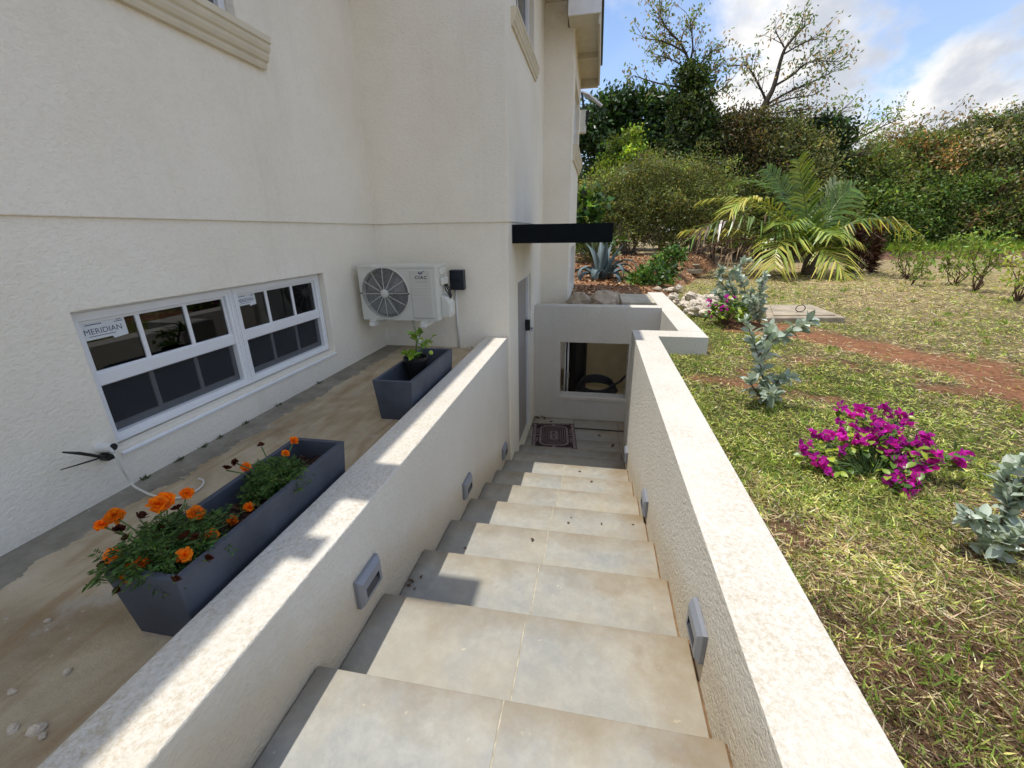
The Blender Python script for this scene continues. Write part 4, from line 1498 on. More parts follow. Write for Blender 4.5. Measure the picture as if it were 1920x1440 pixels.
A_o = [((-1.465, 0.840, 0.262), 0.021), ((-1.431, 0.860, 0.285), 0.027), ((-1.304, 0.900, 0.313), 0.031), ((-1.311, 0.930, 0.310), 0.027), ((-1.274, 0.970, 0.311), 0.021), ((-1.213, 0.930, 0.269), 0.026), ((-1.326, 0.760, 0.236), 0.026),
       ((-1.214, 0.720, 0.230), 0.030), ((-1.194, 0.735, 0.247), 0.027), ((-1.100, 0.780, 0.253), 0.022), ((-1.114, 0.880, 0.238), 0.022), ((-1.160, 1.000, 0.197), 0.019), ((-1.166, 1.080, 0.192), 0.020)]
A_d = [((-1.352, 0.810, 0.279), 0.022), ((-1.337, 0.860, 0.286), 0.025), ((-1.275, 0.930, 0.278), 0.021), ((-1.256, 0.850, 0.259), 0.024), ((-1.139, 0.830, 0.271), 0.022), ((-1.099, 0.820, 0.274), 0.020), ((-1.170, 0.780, 0.257), 0.021),
       ((-1.333, 0.735, 0.218), 0.022), ((-1.213, 0.680, 0.204), 0.020), ((-1.037, 0.690, 0.255), 0.018), ((-1.029, 0.780, 0.247), 0.018), ((-1.315, 0.800, 0.264), 0.018)]
marigold((-1.20, 0.815, 0.165), 'bushy marigold with many orange and withered flowers at the near end of the planter', 0.15, 0.17, fl(A_o, False) + fl(A_d, True), 0)
B_o = [((-1.204, 1.400, 0.290), 0.020), ((-1.195, 1.330, 0.268), 0.017), ((-1.284, 1.220, 0.261), 0.020), ((-1.135, 1.270, 0.226), 0.017), ((-1.113, 1.290, 0.212), 0.018)]
B_d = [((-1.270, 1.300, 0.312), 0.018), ((-1.300, 1.200, 0.291), 0.019), ((-1.321, 1.170, 0.277), 0.019), ((-1.201, 1.180, 0.226), 0.014)]
marigold((-1.165, 1.225, 0.165), 'smaller marigold with few orange flowers near the middle of the planter', 0.11, 0.14, fl(B_o, False) + fl(B_d, True), 0)

# potted lime inside the far planter
lt = thing('potted_lime', (-1.19, 2.70, 0.105), 'young lime plant in a black nursery pot standing inside the far planter', 'plant')
mb = MB()
mb.lathe([(0.0, 0.0), (0.062, 0.0), (0.080, 0.145), (0.086, 0.148), (0.086, 0.168), (0.079, 0.168), (0.073, 0.13), (0.0, 0.13)], (-1.19, 2.66, 0.128), 28)
mb.build('pot', m_black, lt, smooth=False, bevel=0.001)
mb = MB()
mb.lathe([(0.0, 0.008), (0.03, 0.006), (0.073, 0.0)], (-1.19, 2.66, 0.268), 20)
mb.build('soil', m_soil, lt, smooth=True)
lm_tips = [(-1.215, 2.750, 0.487), (-1.184, 2.780, 0.443), (-1.083, 2.740, 0.425), (-1.100, 2.660, 0.406), (-1.236, 2.600, 0.328), (-1.171, 2.580, 0.321)]
lv_mesh = {}


def big_leaf(name, mat, col, w=0.45, fold=0.12, segs=4, curl=-0.15):
    """one leaf along +y, length 1, two rows of quads folded on the midrib"""
    vs, fs, cs = [], [], []
    for i in range(segs + 1):
        t = i / segs
        ww = w * 0.5 * math.sin(math.pi * min(1, t * 0.92 + 0.06)) ** 0.8 if 0 < i < segs else 0.01
        z = curl * t * t
        vs += [(-ww, t, z + fold * ww * 2), (0, t, z), (ww, t, z + fold * ww * 2)]
        cs += [tuple(c * 0.95 for c in col), tuple(c * 1.12 for c in col), tuple(c * 0.95 for c in col)]
    for i in range(segs):
        a = 3 * i
        fs += [(a, a + 1, a + 4, a + 3), (a + 1, a + 2, a + 5, a + 4)]
    return np_mesh(name, np.array(vs), np.array(fs), mat, cols=np.array(cs), link=False, smooth=True)


def place_leaf(me, parent, p, d, size, roll=0.0, name='leaf'):
    o = bpy.data.objects.new(name, me)
    q = Vector(d).to_track_quat('Y', 'Z')
    q = q @ Quaternion((0, 1, 0), roll)
    s = Vector((size, size, size)) if not isinstance(size, tuple) else Vector(size)
    o.matrix_local = Matrix.LocRotScale(Vector(p) - root_of(parent), q, s)
    COL.objects.link(o)
    o.parent = parent
    return o


lime_l = [big_leaf('lime_leaf', m_leaf_gloss, c, 0.5, 0.2) for c in ((0.20, 0.33, 0.03), (0.13, 0.25, 0.03), (0.30, 0.42, 0.04))]
mb = MB()
b0 = Vector((-1.19, 2.66, 0.26))
for tp in lm_tips:
    tp = Vector(tp)
    md = b0.lerp(tp, 0.5) + Vector((random.uniform(-.02, .02), random.uniform(-.02, .02), 0.02))
    mb.tube([b0, md, tp], [0.005, 0.0035, 0.002], 6)
    for k in range(8):
        t = random.uniform(0.45, 1.0)
        p = md.lerp(tp, (t - 0.45) / 0.55)
        d = Vector((random.uniform(-1, 1), random.uniform(-1, 1), random.uniform(-0.2, 0.9)))
        place_leaf(random.choice(lime_l), lt, p, d, random.uniform(0.045, 0.075), random.uniform(-0.6, 0.6))
mb.build('stem', m_stem_green, lt, smooth=True)
mb = MB()
c = Vector((-1.060, 2.620, 0.340))
mb.lathe([(0.001, -0.015), (0.009, -0.012), (0.014, -0.005), (0.015, 0.001), (0.012, 0.009), (0.006, 0.014), (0.001, 0.016)], c, 14)
mb.build('fruit', m_fruit, lt, smooth=True)

# ------------------------------------------------------------------ wires out of the wall
wo = thing('wire_outlet', (-2.1, 1.30, 0.2), 'white pipe stub in the house wall with loose black wires and a white cable', 'cable')
mb = MB()
mb.tube([(-2.115, 1.30, 0.232), (-2.035, 1.31, 0.236)], 0.022, 16)
mb.build('pipe_stub', m_pvc, wo, smooth=False)
mb = MB()
mb.tube([(-2.036, 1.311, 0.236), (-2.034, 1.311, 0.236)], 0.0165, 14)
mb.build('pipe_mouth', m_black, wo)
mb = MB()
mb.box(-2.105, -2.055, 1.285, 1.325, 0.175, 0.206)
mb.build('junction', m_black, wo, bevel=0.006)
for k, (px, rad) in enumerate(((((-2.040, 1.255, 0.219), (-2.020, 1.182, 0.276), (-2.000, 1.121, 0.316)), 0.007), (((-2.040, 1.257, 0.213), (-2.030, 1.193, 0.227), (-2.010, 1.099, 0.250)), 0.0035))):
    mb = MB()
    mb.tube([(-2.07, 1.305, 0.19)] + list(px), [rad, rad, rad, rad * 0.5], 7)
    mb.build('black_wire', m_black, wo, smooth=True)
mb = MB()
cp = [(-2.07, 1.31, 0.205), (-2.030, 1.302, 0.205), (-2.030, 1.308, 0.132), (-2.040, 1.329, 0.043), (-1.966, 1.305, 0.030), (-1.888, 1.301, 0.008), (-1.789, 1.301, 0.008), (-1.743, 1.329, 0.008), (-1.741, 1.393, 0.008), (-1.773, 1.442, 0.008), (-1.819, 1.458, 0.008)]


def smooth_path(pts, sub=5):
    pts = [Vector(p) for p in pts]
    out = []
    for i in range(len(pts) - 1):
        p0, p1, p2, p3 = pts[max(i - 1, 0)], pts[i], pts[i + 1], pts[min(i + 2, len(pts) - 1)]
        for k in range(sub):
            t = k / sub
            out.append(0.5 * ((2 * p1) + (-p0 + p2) * t + (2 * p0 - 5 * p1 + 4 * p2 - p3) * t * t + (-p0 + 3 * p1 - 3 * p2 + p3) * t ** 3))
    return out + [pts[-1]]


mb.tube(smooth_path(cp), 0.0048, 8)
mb.build('white_cable', m_cable, wo, smooth=True)

# ------------------------------------------------------------------ stones, dried leaves, hatch, slabs


def rock_mesh(seed, mat, n1=7, n2=10, rough=0.28):
    rs = np.random.default_rng(seed)
    vs, fs = [], []
    ax = rs.normal(size=(9, 3))
    ax /= np.linalg.norm(ax, axis=1, keepdims=True)
    cut = rs.uniform(0.55, 0.95, 9)
    for i in range(n1 + 1):
        th = math.pi * i / n1
        for j in range(n2):
            ph = 2 * math.pi * j / n2
            d = np.array([math.sin(th) * math.cos(ph), math.sin(th) * math.sin(ph), math.cos(th)])
            r = 1.0
            for a, c in zip(ax, cut):
                k = d @ a
                if k > 1e-3:
                    r = min(r, c / k)
            r *= 1 + rs.normal(0, rough * 0.18)
            vs.append(d * r)
    for i in range(n1):
        for j in range(n2):
            a, b = i * n2 + j, i * n2 + (j + 1) % n2
            fs.append((a, b, b + n2, a + n2))
    me = bpy.data.meshes.new('rock')
    me.from_pydata([tuple(v) for v in vs], [], fs)
    me.materials.append(mat)
    me.update()
    return me


rk_w = [rock_mesh(s, m_rock_w, 8, 11, 0.5) for s in range(6)]
rk_t = [rock_mesh(s + 20, m_rock) for s in range(4)]


def rock(me, p, s, label, group, name='rock', cat='rock'):
    o = bpy.data.objects.new(name, me)
    sx, sy, sz = s * random.uniform(0.8, 1.25), s * random.uniform(0.8, 1.25), s * random.uniform(0.55, 0.9)
    o.matrix_world = Matrix.LocRotScale(Vector((p[0], p[1], p[2] + sz * 0.45)), Euler((random.uniform(-.3, .3), random.uniform(-.3, .3), random.uniform(0, 6.28))), (sx, sy, sz))
    return finish(o, None, label, cat, group)


for k in range(64):
    t = random.random()
    x = 1.28 + random.random() * (0.30 + 0.85 * t)
    y = 6.25 + t * 1.75
    lift = 0.10 * (1 - abs((x - (1.30 + 0.3 * t)) / 0.9)) * random.random()
    rock(random.choice(rk_w), (x, y, LAWN + lift), random.uniform(0.035, 0.10), 'pale limestone lump in the heap beside the retaining wall', 'limestone heap beside the retaining wall')
rock(rk_t[0], (0.13, 6.40, 0.02), 0.27, 'large pitted tan boulder just behind the landing wall', 'boulders behind the landing wall')
rock(rk_t[1], (-0.22, 6.36, 0.02), 0.19, 'smaller tan boulder between the large boulder and the house corner', 'boulders behind the landing wall')
rock(rk_t[2], (1.12, 8.2, 0.05), 0.09, 'grey tan stone at the foot of the leafy green shrub', 'stones under the green shrub')
for (x, y, s, lab) in ((1.42, 8.65, 0.07, 'white stone nearest the stems of the leafy green shrub'), (1.60, 8.85, 0.085, 'white stone at the right end beside the leafy green shrub'), (1.30, 8.45, 0.05, 'small white stone in front of the leafy green shrub')):
    rock(rk_w[int(x * 10) % 5], (x, y, 0.0), s, lab, 'stones under the green shrub')
rock(rk_t[3], (11.644, 15.187, -0.070), 0.33, 'low orange tan rock at the foot of the far earth bank', None)
for k, (q, s, lab) in enumerate((((-1.338, 0.579, 0.000), 0.014, 'pale pebble on the patio left of the planter corner'), ((-1.246, 0.451, 0.000), 0.019, 'larger white pebble low on the patio'), ((-1.309, 0.442, 0.000), 0.012, 'slim white pebble near the lower left corner of the patio'),
                                 ((-1.217, 0.445, 0.000), 0.010, 'tiny pebble touching the larger white pebble'), ((-1.589, 0.699, 0.000), 0.008, 'white chip of stone on the patio beside the planter'), ((-1.417, 0.511, 0.000), 0.009, 'small chip of stone near the left edge of the patio'),
                                 ((-2.400, 1.645, 0.000), 0.010, 'grey crumb of concrete under the house window'), ((-1.195, 3.940, 0.000), 0.030, 'white lump lying beside the stair wall near the conduit'), ((-1.165, 4.091, 0.000), 0.024, 'smaller white lump against the wall near the conduit'),
                                 ((-1.191, 4.023, 0.000), 0.018, 'dark lump between the two white lumps near the conduit'))):
    rock(rk_w[k % 5] if k != 9 else rk_t[0], q, s, lab, 'loose stones on the patio', 'pebble', 'pebble')
dl = big_leaf('dried_leaf', m_attr_dull, (0.10, 0.055, 0.03), 0.6, 0.5, 4, 0.35)
SP = [(-0.104, 2.380, -0.728), (-0.075, 2.430, -0.728), (0.121, 2.390, -0.728), (0.334, 2.427, -0.728), (-0.772, 1.472, -0.462), (-0.802, 1.447, -0.462), (-0.757, 1.423, -0.462), (-0.755, 1.515, -0.462), (0.066, 3.337, -0.993), (-0.040, 3.694, -1.126), (-0.280, 2.028, -0.595), (-0.661, 1.882, -0.595)]
for k, q in enumerate(SP):
    o = bpy.data.objects.new('dried_leaf', dl)
    s = random.uniform(0.010, 0.022)
    o.matrix_world = Matrix.LocRotScale(Vector(q) + Vector((0, 0, 0.003)), Euler((random.uniform(-.3, .3), random.uniform(-.3, .3), random.uniform(0, 6.28))), (s * 1.3, s * 1.6, s))
    finish(o, None, 'tiny curled brown leaf lying on the stair treads', 'leaf', 'dried leaves scattered on the stairs')
for k, q in enumerate(((-0.700, 5.713, -1.513), (-0.618, 5.688, -1.513), (-0.549, 5.624, -1.513), (-0.660, 5.777, -1.513), (0.307, 4.977, -1.513), (0.183, 5.275, -1.513))):
    o = bpy.data.objects.new('dried_leaf', dl)
    s = random.uniform(0.03, 0.06)
    o.matrix_world = Matrix.LocRotScale(Vector(q) + Vector((0, 0, 0.006)), Euler((0.1, 0.2, random.uniform(0, 6.28))), (s, s * 1.4, s))
    finish(o, None, 'brown leaf lying on the shaded landing around the mat', 'leaf', 'dried leaves on the landing')

hs = thing('concrete_hatch', (2.95, 6.95, LAWN), 'square weathered concrete hatch cover lying in the lawn', 'hatch')
HP = [(2.541, 7.108, -0.020), (3.228, 7.176, -0.020), (3.202, 6.166, -0.020), (2.219, 6.019, -0.020)]
mb = MB()
mb.prism([Vector((p[0], p[1], LAWN - 0.03)) for p in HP], (0, 0, 0.10))
mb.build('slab', m_slab, hs, bevel=0.012)
cxy = sum((Vector(p) for p in HP), Vector()) / 4
mb = MB()
mb.prism([Vector((cxy.x + (p[0] - cxy.x) * 0.80, cxy.y + (p[1] - cxy.y) * 0.80, LAWN + 0.065)) for p in HP], (0, 0, 0.022))
mb.build('lid', m_slab, hs, bevel=0.006)
mb = MB()
rc = Vector((2.742, 6.382, 0.030))
mb.tube([(rc.x + 0.065 * math.cos(t), rc.y + 0.02 * math.cos(t), rc.z + 0.035 + 0.045 * math.sin(t)) for t in np.linspace(0, 2 * math.pi, 25)], 0.006, 6, cap=False)
mb.build('lifting_ring', m_iron, hs, smooth=True)

for k, (q0, q1, dep, lab) in enumerate((((1.778, 11.558, 0.120), (2.611, 11.572, 0.120), 0.35, 'nearest flat stone step in the mulch bed'), ((1.990, 12.497, 0.180), (2.720, 12.489, 0.180), 0.35, 'second flat stone step in the mulch bed'),
                                        ((1.268, 14.409, 0.250), (1.857, 14.373, 0.250), 0.35, 'far flat stone step near the olive hedge'))):
    mb = MB()
    p0, p1 = Vector(q0), Vector(q1)
    mb.prism([p0 - Vector((0, 0, 0.08)), p1 - Vector((0, 0, 0.08)), p1 + Vector((0.05, dep, -0.08)), p0 + Vector((-0.03, dep, -0.08))], (0, 0, 0.09))
    mb.build('stone_step', m_wood, None, bevel=0.012, label=lab, cat='step', group='stone steps in the bed')
bn = thing('plank_bench', (1.750, 14.482, 0.340), 'low grey plank bench in front of the olive hedge', 'bench')
p0, p1 = Vector((1.500, 14.600, 0.400)), Vector((2.015, 14.600, 0.397))
MB().box(p0.x, p1.x, 14.5, 14.75, p0.z - 0.05, p0.z).build('plank', m_wood, bn)
for xx in (p0.x + 0.08, p1.x - 0.13):
    MB().box(xx, xx + 0.05, 14.55, 14.7, 0.25, p0.z - 0.05).build('leg', m_wood, bn)

FOL = 1.6

# ------------------------------------------------------------------ trees and thicket


def clumps(lobes, n, shell=0.62):
    c = np.array([l[0] for l in lobes])
    r = np.array([np.broadcast_to(l[1], (3,)) for l in lobes])
    w = (r.prod(1)) ** 0.66
    k = rng.choice(len(lobes), n, p=w / w.sum())
    d = unit(rng.normal(size=(n, 3)))
    d[:, 2] = np.where(d[:, 2] < -0.5, -d[:, 2], d[:, 2])
    q = rng.uniform(shell, 1.08, (n, 1))
    q = np.where(rng.random((n, 1)) < 0.10, q * rng.uniform(1.05, 1.4, (n, 1)), q)
    return c[k] + d * r[k] * q, d


def crown(parent, lobes, ncl, per, leaf, col, cr=0.3, width=0.5, amp=0.3, hue=0.12, mat=None, alt=None, altp=0.0, droop=0.0, name='crown', shell=0.62):
    Cc, Dn = clumps(lobes, ncl, shell)
    tone = np.clip(1 + rng.normal(0, 0.34, (ncl, 1)), 0.4, 2.0)
    base = np.tile(np.array(col) * FOL, (ncl, 1)) * tone
    if alt is not None:
        s = rng.random(ncl) < altp
        base[s] = np.array(alt) * (1 + (FOL - 1) * 0.6) * tone[s]
    P = np.repeat(Cc, per, 0) + rng.normal(0, cr, (ncl * per, 3)) * np.array([1, 1, 0.75])
    D = np.repeat(Dn, per, 0) * 0.6 + rng.normal(0, 1, P.shape)
    D[:, 2] -= droop
    N = len(P)
    base = base * np.array([1.0, 0.94, 0.95])
    C = np.repeat(base, per, 0) * np.clip(1 + rng.normal(0, amp, (N, 1)), 0.4, 2) * (1 + rng.normal(0, hue, (N, 3)))
    szc = np.repeat(rng.uniform(0.6, 1.6, ncl), per)
    V, F, C = leaf_quads(P, D, leaf * szc * rng.uniform(0.6, 1.3, N), leaf * szc * width * rng.uniform(0.7, 1.3, N), C)
    return np_mesh(name, V, F, mat or m_leaf, parent, cols=C, kind='stuff')


def limb_path(a, b, wob=0.12, n=5):
    a, b = Vector(a), Vector(b)
    L = (b - a).length
    pts = [a]
    for i in range(1, n):
        t = i / n
        pts.append(a.lerp(b, t) + Vector((random.gauss(0, 1), random.gauss(0, 1), random.gauss(0, 0.6))) * wob * L * 0.3)
    return pts + [b]


def tree(name, label, base, lobes, ncl, per, leaf, col, group='trees behind the lawn', tr=0.10, bark=None, limbs=True, cat='tree', **kw):
    t = thing(name, base, label, cat, group)
    b = Vector(base)
    mb = MB()
    cz = sum((Vector(l[0]) for l in lobes), Vector()) / len(lobes)
    fork = Vector((b.x * 0.6 + cz.x * 0.4, b.y * 0.6 + cz.y * 0.4, b.z + (cz.z - b.z) * 0.45))
    mb.tube(limb_path(b - Vector((0, 0, 0.3)), fork, 0.08), [tr * 1.3, tr * 1.1, tr, tr * 0.95, tr * 0.9, tr * 0.85], 8)
    mb.build('trunk', bark or m_bark, t, smooth=True)
    if limbs:
        for l in lobes:
            mb = MB()
            mb.tube(limb_path(fork, Vector(l[0]), 0.15), [tr * 0.6, tr * 0.5, tr * 0.42, tr * 0.33, tr * 0.25, tr * 0.12], 6)
            mb.build('limb', bark or m_bark, t, smooth=True)
    crown(t, lobes, ncl, per, leaf, col, **kw)
    return t


G = -0.05
tree('broadleaf_tree', 'dark glossy broadleaf tree rising beside the house roof', (1.2, 21.5, G),
     [((-0.204, 21.000, 3.953), (1.3, 1.3, 1.2)), ((0.221, 21.000, 5.144), (1.2, 1.2, 1.0)), ((1.178, 21.000, 5.444), (1.1, 1.1, 0.9)), ((2.264, 21.000, 5.194), (1.0, 1.0, 0.9)), ((2.998, 21.000, 4.223), (1.2, 1.2, 1.1)),
      ((1.460, 20.400, 4.002), (1.5, 1.0, 1.2)), ((0.136, 20.600, 2.645), (1.4, 1.0, 1.0)), ((2.320, 20.600, 2.994), (1.5, 1.0, 1.1))],
     330, 75, 0.20, (0.030, 0.062, 0.018), cr=0.26, width=0.55, tr=0.18, mat=m_leaf_gloss, alt=(0.055, 0.105, 0.028), altp=0.25)
tree('light_green_tree', 'slender yellow green tree in front of the dark broadleaf tree', (1.5, 17.2, G),
     [((0.725, 17.000, 3.670), 0.42), ((1.105, 17.000, 3.359), 0.40), ((0.437, 17.000, 3.118), 0.45), ((1.434, 17.000, 3.048), 0.45), ((1.003, 17.000, 2.828), 0.5), ((0.243, 17.000, 2.683), 0.4), ((1.092, 17.000, 3.977), 0.25)],
     100, 60, 0.11, (0.19, 0.27, 0.035), cr=0.14, tr=0.05, alt=(0.11, 0.18, 0.03), altp=0.3)
for k, (bx_, lob, lab) in enumerate((
        ((0.7, 15.6, 0.3), [((-0.300, 15.500, 1.707), 0.95), ((0.289, 15.600, 2.024), 0.9), ((0.000, 15.300, 0.952), (0.9, 0.7, 0.6)), ((0.754, 15.300, 1.272), 0.8)], 'feathery olive green shrub behind the canopy end'),
        ((2.2, 15.4, 0.3), [((1.289, 15.600, 2.236), 0.85), ((1.935, 15.600, 2.373), 0.9), ((1.238, 15.200, 1.423), (1.0, 0.7, 0.7)), ((2.043, 15.200, 1.565), (1.0, 0.7, 0.8)), ((1.598, 15.000, 0.854), (0.9, 0.6, 0.4))], 'widest feathery olive green shrub behind the mulch bed'),
        ((3.9, 15.8, 0.2), [((2.781, 15.800, 2.364), 0.9), ((3.471, 15.800, 2.000), 0.9), ((2.982, 15.400, 1.394), 0.9), ((3.792, 15.600, 1.063), 0.8), ((2.778, 15.200, 0.756), (0.8, 0.6, 0.4))], 'feathery olive green shrub left of the palm'))):
    tree('olive_shrub', lab, bx_, lob, 230, 95, 0.085, (0.135, 0.165, 0.052), group='olive shrubs behind the bed', tr=0.045, shell=0.35, cr=0.17, width=0.32, amp=0.35, alt=(0.16, 0.175, 0.065), altp=0.35, cat='shrub')

# sparse tall trees --------------------------------------------------------


def sparse_tree(name, label, trunk, trads, limbs, col, vines=None, leafn=1.0, group='tall sparse trees', pods=0.3, seed=0, tw=0.9):
    random.seed(seed)
    t = thing(name, trunk[0], label, 'tree', group)
    mb = MB()
    tp = smooth_path(trunk, 4)
    mb.tube(tp, list(np.interp(np.linspace(0, 1, len(tp)), np.linspace(0, 1, len(trads)), trads)), 8)
    mb.build('trunk', m_bark_dark, t, smooth=True)
    P, D, C, L = [], [], [], []
    twigs = MB()

    def cluster(p, n, spread):
        for _ in range(n):
            q = np.array(p) + np.random.default_rng(random.randrange(10 ** 9)).normal(0, spread, 3)
            pod = random.random() < pods
            P.append(q)
            D.append([random.gauss(0, 0.8), random.gauss(0, 0.8), random.gauss(-0.9 if pod else -0.2, 0.6)])
            L.append(random.uniform(0.11, 0.19) if pod else random.uniform(0.09, 0.18))
            k = random.uniform(0.6, 1.3)
            C.append(np.array((0.48, 0.34, 0.22)) * k if pod else np.array(col) * 1.7 * k)
    for pts, r0 in limbs:
        sp_ = smooth_path(pts, 4)
        mb = MB()
        mb.tube(sp_, list(np.linspace(r0, 0.012, len(sp_))), 6)
        mb.build('limb', m_bark_dark, t, smooth=True)
        n = len(sp_)
        for i in range(n // 4, n):
            for _ in range(3):
                if random.random() < 0.35:
                    continue
                dr_ = (sp_[min(i + 1, n - 1)] - sp_[max(i - 1, 0)]).normalized()
                d = (dr_ + Vector((random.gauss(0, 0.7), random.gauss(0, 0.7), random.gauss(0.1, 0.6)))).normalized()
                ln = random.uniform(0.25, 0.85) * tw
                e = sp_[i] + d * ln + Vector((0, 0, 0.08))
                m = sp_[i].lerp(e, 0.5) + Vector((random.gauss(0, 0.05), random.gauss(0, 0.05), random.gauss(0, 0.05)))
                twigs.tube([sp_[i], m, e], [0.014, 0.010, 0.006], 4, cap=False)
                cluster(e, int(random.randint(7, 13) * leafn), 0.12)
                cluster(m, int(random.randint(1, 4) * leafn), 0.12)
    twigs.build('twigs', m_bark, t, kind='stuff')
    P, D, C, L = map(np.array, (P, D, C, L))
    V, F, Cc = leaf_quads(P, D, L, L * 0.42, C)
    np_mesh('leaves', V, F, m_leaf, t, cols=Cc, kind='stuff')
    if vines:
        crown(t, vines[0], vines[1], 70, 0.13, vines[2], cr=0.20, width=0.5, name='vine_cover', droop=0.8)
    return t


Y4 = 19.0
sparse_tree('vine_tree', 'tall sparse tree with a vine wrapped trunk left of the palm', [(3.850, 19.000, 0.054), (3.532, 19.000, 2.986), (3.276, 19.000, 4.774), (3.043, 19.000, 6.089)], [0.16, 0.14, 0.11, 0.08],
            [([(3.043, 19.000, 6.089), (2.894, 19.100, 6.739), (2.557, 19.200, 7.317), (1.994, 19.000, 7.758), (1.764, 19.000, 8.096)], 0.06), ([(2.933, 19.000, 6.705), (2.941, 18.800, 7.062), (2.748, 18.700, 7.781)], 0.045),
             ([(2.799, 19.000, 6.936), (2.060, 19.200, 7.387), (1.324, 19.400, 7.624)], 0.04), ([(3.026, 19.000, 5.927), (2.186, 18.800, 5.961), (0.996, 18.600, 6.276)], 0.045), ([(3.268, 19.000, 6.025), (3.784, 19.200, 6.402), (4.167, 19.300, 6.771)], 0.04),
             ([(3.270, 19.000, 6.586), (3.577, 18.800, 6.860)], 0.03), ([(3.367, 19.000, 5.527), (3.933, 19.200, 5.707), (4.302, 19.000, 5.909)], 0.035), ([(2.891, 19.000, 6.454), (2.349, 19.300, 6.872), (1.985, 19.500, 7.074)], 0.03)],
            (0.13, 0.19, 0.05), vines=([((3.132, 19.000, 5.953), (0.45, 0.45, 0.7)), ((3.187, 19.000, 5.203), (0.6, 0.6, 0.8)), ((3.236, 18.900, 4.325), (0.85, 0.7, 0.9)), ((3.787, 18.900, 3.508), (1.2, 0.8, 0.9)), ((3.205, 18.700, 3.326), (0.9, 0.7, 0.9))], 260, (0.050, 0.080, 0.022)),
            leafn=1.25, seed=3)
sparse_tree('leaning_tree', 'tall sparse tree leaning to the right above the palm', [(5.508, 19.500, 1.242), (5.424, 19.500, 3.158), (5.562, 19.500, 4.616), (5.807, 19.500, 5.418), (5.976, 19.500, 5.869), (6.086, 19.500, 6.802), (6.258, 19.500, 7.161), (6.690, 19.500, 7.610)], [0.17, 0.15, 0.13, 0.10, 0.08, 0.055, 0.04, 0.015],
            [([(5.807, 19.500, 5.418), (5.494, 19.500, 5.900), (4.950, 19.300, 6.477), (4.533, 19.200, 6.493)], 0.05), ([(5.976, 19.500, 5.869), (6.563, 19.600, 6.197), (7.040, 19.600, 6.560), (8.017, 19.700, 6.520)], 0.05),
             ([(5.875, 19.500, 5.330), (6.420, 19.300, 5.610), (7.200, 19.300, 5.895), (7.545, 19.200, 6.032)], 0.05), ([(6.086, 19.500, 6.802), (6.632, 19.600, 7.088), (7.174, 19.600, 7.305)], 0.035),
             ([(5.842, 19.500, 5.215), (6.427, 19.200, 5.374), (7.121, 19.000, 5.410)], 0.04), ([(6.098, 19.500, 7.019), (5.713, 19.500, 7.555)], 0.025), ([(5.661, 19.500, 5.005), (6.360, 19.200, 4.984), (7.129, 19.200, 5.023)], 0.035), ([(6.086, 19.500, 6.802), (6.258, 19.500, 7.161), (6.632, 19.500, 7.570)], 0.03)],
            (0.085, 0.13, 0.04), leafn=1.15, seed=8)
sparse_tree('arching_tree', 'sparse tree arching low to the right behind the palm crown', [(8.544, 20.000, 0.998), (8.282, 20.000, 2.741), (8.314, 20.000, 3.475)], [0.13, 0.10, 0.08],
            [([(8.314, 20.000, 3.475), (8.886, 20.000, 3.827), (9.466, 20.000, 4.221), (9.880, 20.000, 4.440), (10.462, 20.000, 4.697)], 0.07), ([(8.001, 20.000, 3.669), (8.190, 20.200, 4.495), (8.508, 20.300, 4.899), (8.741, 20.300, 5.213)], 0.045),
             ([(8.130, 20.000, 3.483), (7.416, 19.800, 4.371), (7.117, 19.800, 4.989)], 0.04), ([(8.549, 20.000, 3.646), (9.295, 20.300, 4.159), (9.651, 20.400, 4.755)], 0.04), ([(7.854, 20.000, 3.494), (6.939, 20.000, 4.432), (6.672, 20.000, 4.884)], 0.04), ([(8.770, 20.000, 3.457), (9.261, 19.600, 3.558), (9.720, 19.600, 3.797)], 0.035)],
            (0.16, 0.22, 0.06), vines=([((8.000, 19.800, 4.134), (0.75, 0.6, 0.7)), ((8.049, 19.800, 3.459), (0.9, 0.6, 0.9)), ((8.107, 19.800, 2.728), (0.8, 0.6, 0.9))], 170, (0.030, 0.055, 0.018)), leafn=1.1, pods=0.12, seed=12)
sparse_tree('pod_tree', 'sparse tree carrying tan pods against the sky on the right', [(13.751, 22.000, 0.923), (13.304, 22.000, 2.768), (12.979, 22.000, 3.750)], [0.12, 0.10, 0.07],
            [([(13.032, 22.000, 3.557), (12.648, 22.000, 4.294), (12.295, 22.000, 4.720)], 0.05), ([(13.070, 22.000, 3.555), (12.942, 22.000, 4.354), (13.137, 22.000, 4.824)], 0.05), ([(13.123, 22.000, 3.361), (13.644, 22.200, 4.131), (13.967, 22.200, 4.582)], 0.045), ([(13.085, 22.000, 3.362), (12.159, 21.800, 3.945), (11.527, 21.800, 4.387)], 0.045), ([(13.088, 22.000, 3.554), (13.376, 21.600, 4.318), (13.983, 21.600, 4.628)], 0.045)],
            (0.13, 0.17, 0.06), leafn=1.5, pods=0.55, seed=17)
sparse_tree('pod_tree', 'sparse tree with whitish pods near the right edge of the thicket', [(16.227, 22.400, 0.886), (15.697, 22.400, 2.728), (15.468, 22.400, 3.704)], [0.12, 0.10, 0.07],
            [([(15.527, 22.400, 3.511), (15.012, 22.400, 4.251), (14.640, 22.400, 4.770)], 0.05), ([(15.527, 22.400, 3.511), (15.513, 22.400, 4.357), (15.445, 22.400, 4.855)], 0.05), ([(15.558, 22.400, 3.414), (15.759, 22.200, 4.218), (15.990, 22.200, 4.839)], 0.045), ([(15.588, 22.400, 3.316), (14.487, 22.000, 3.874), (13.843, 22.000, 4.237)], 0.045)],
            (0.12, 0.16, 0.05), leafn=1.5, pods=0.35, seed=19)
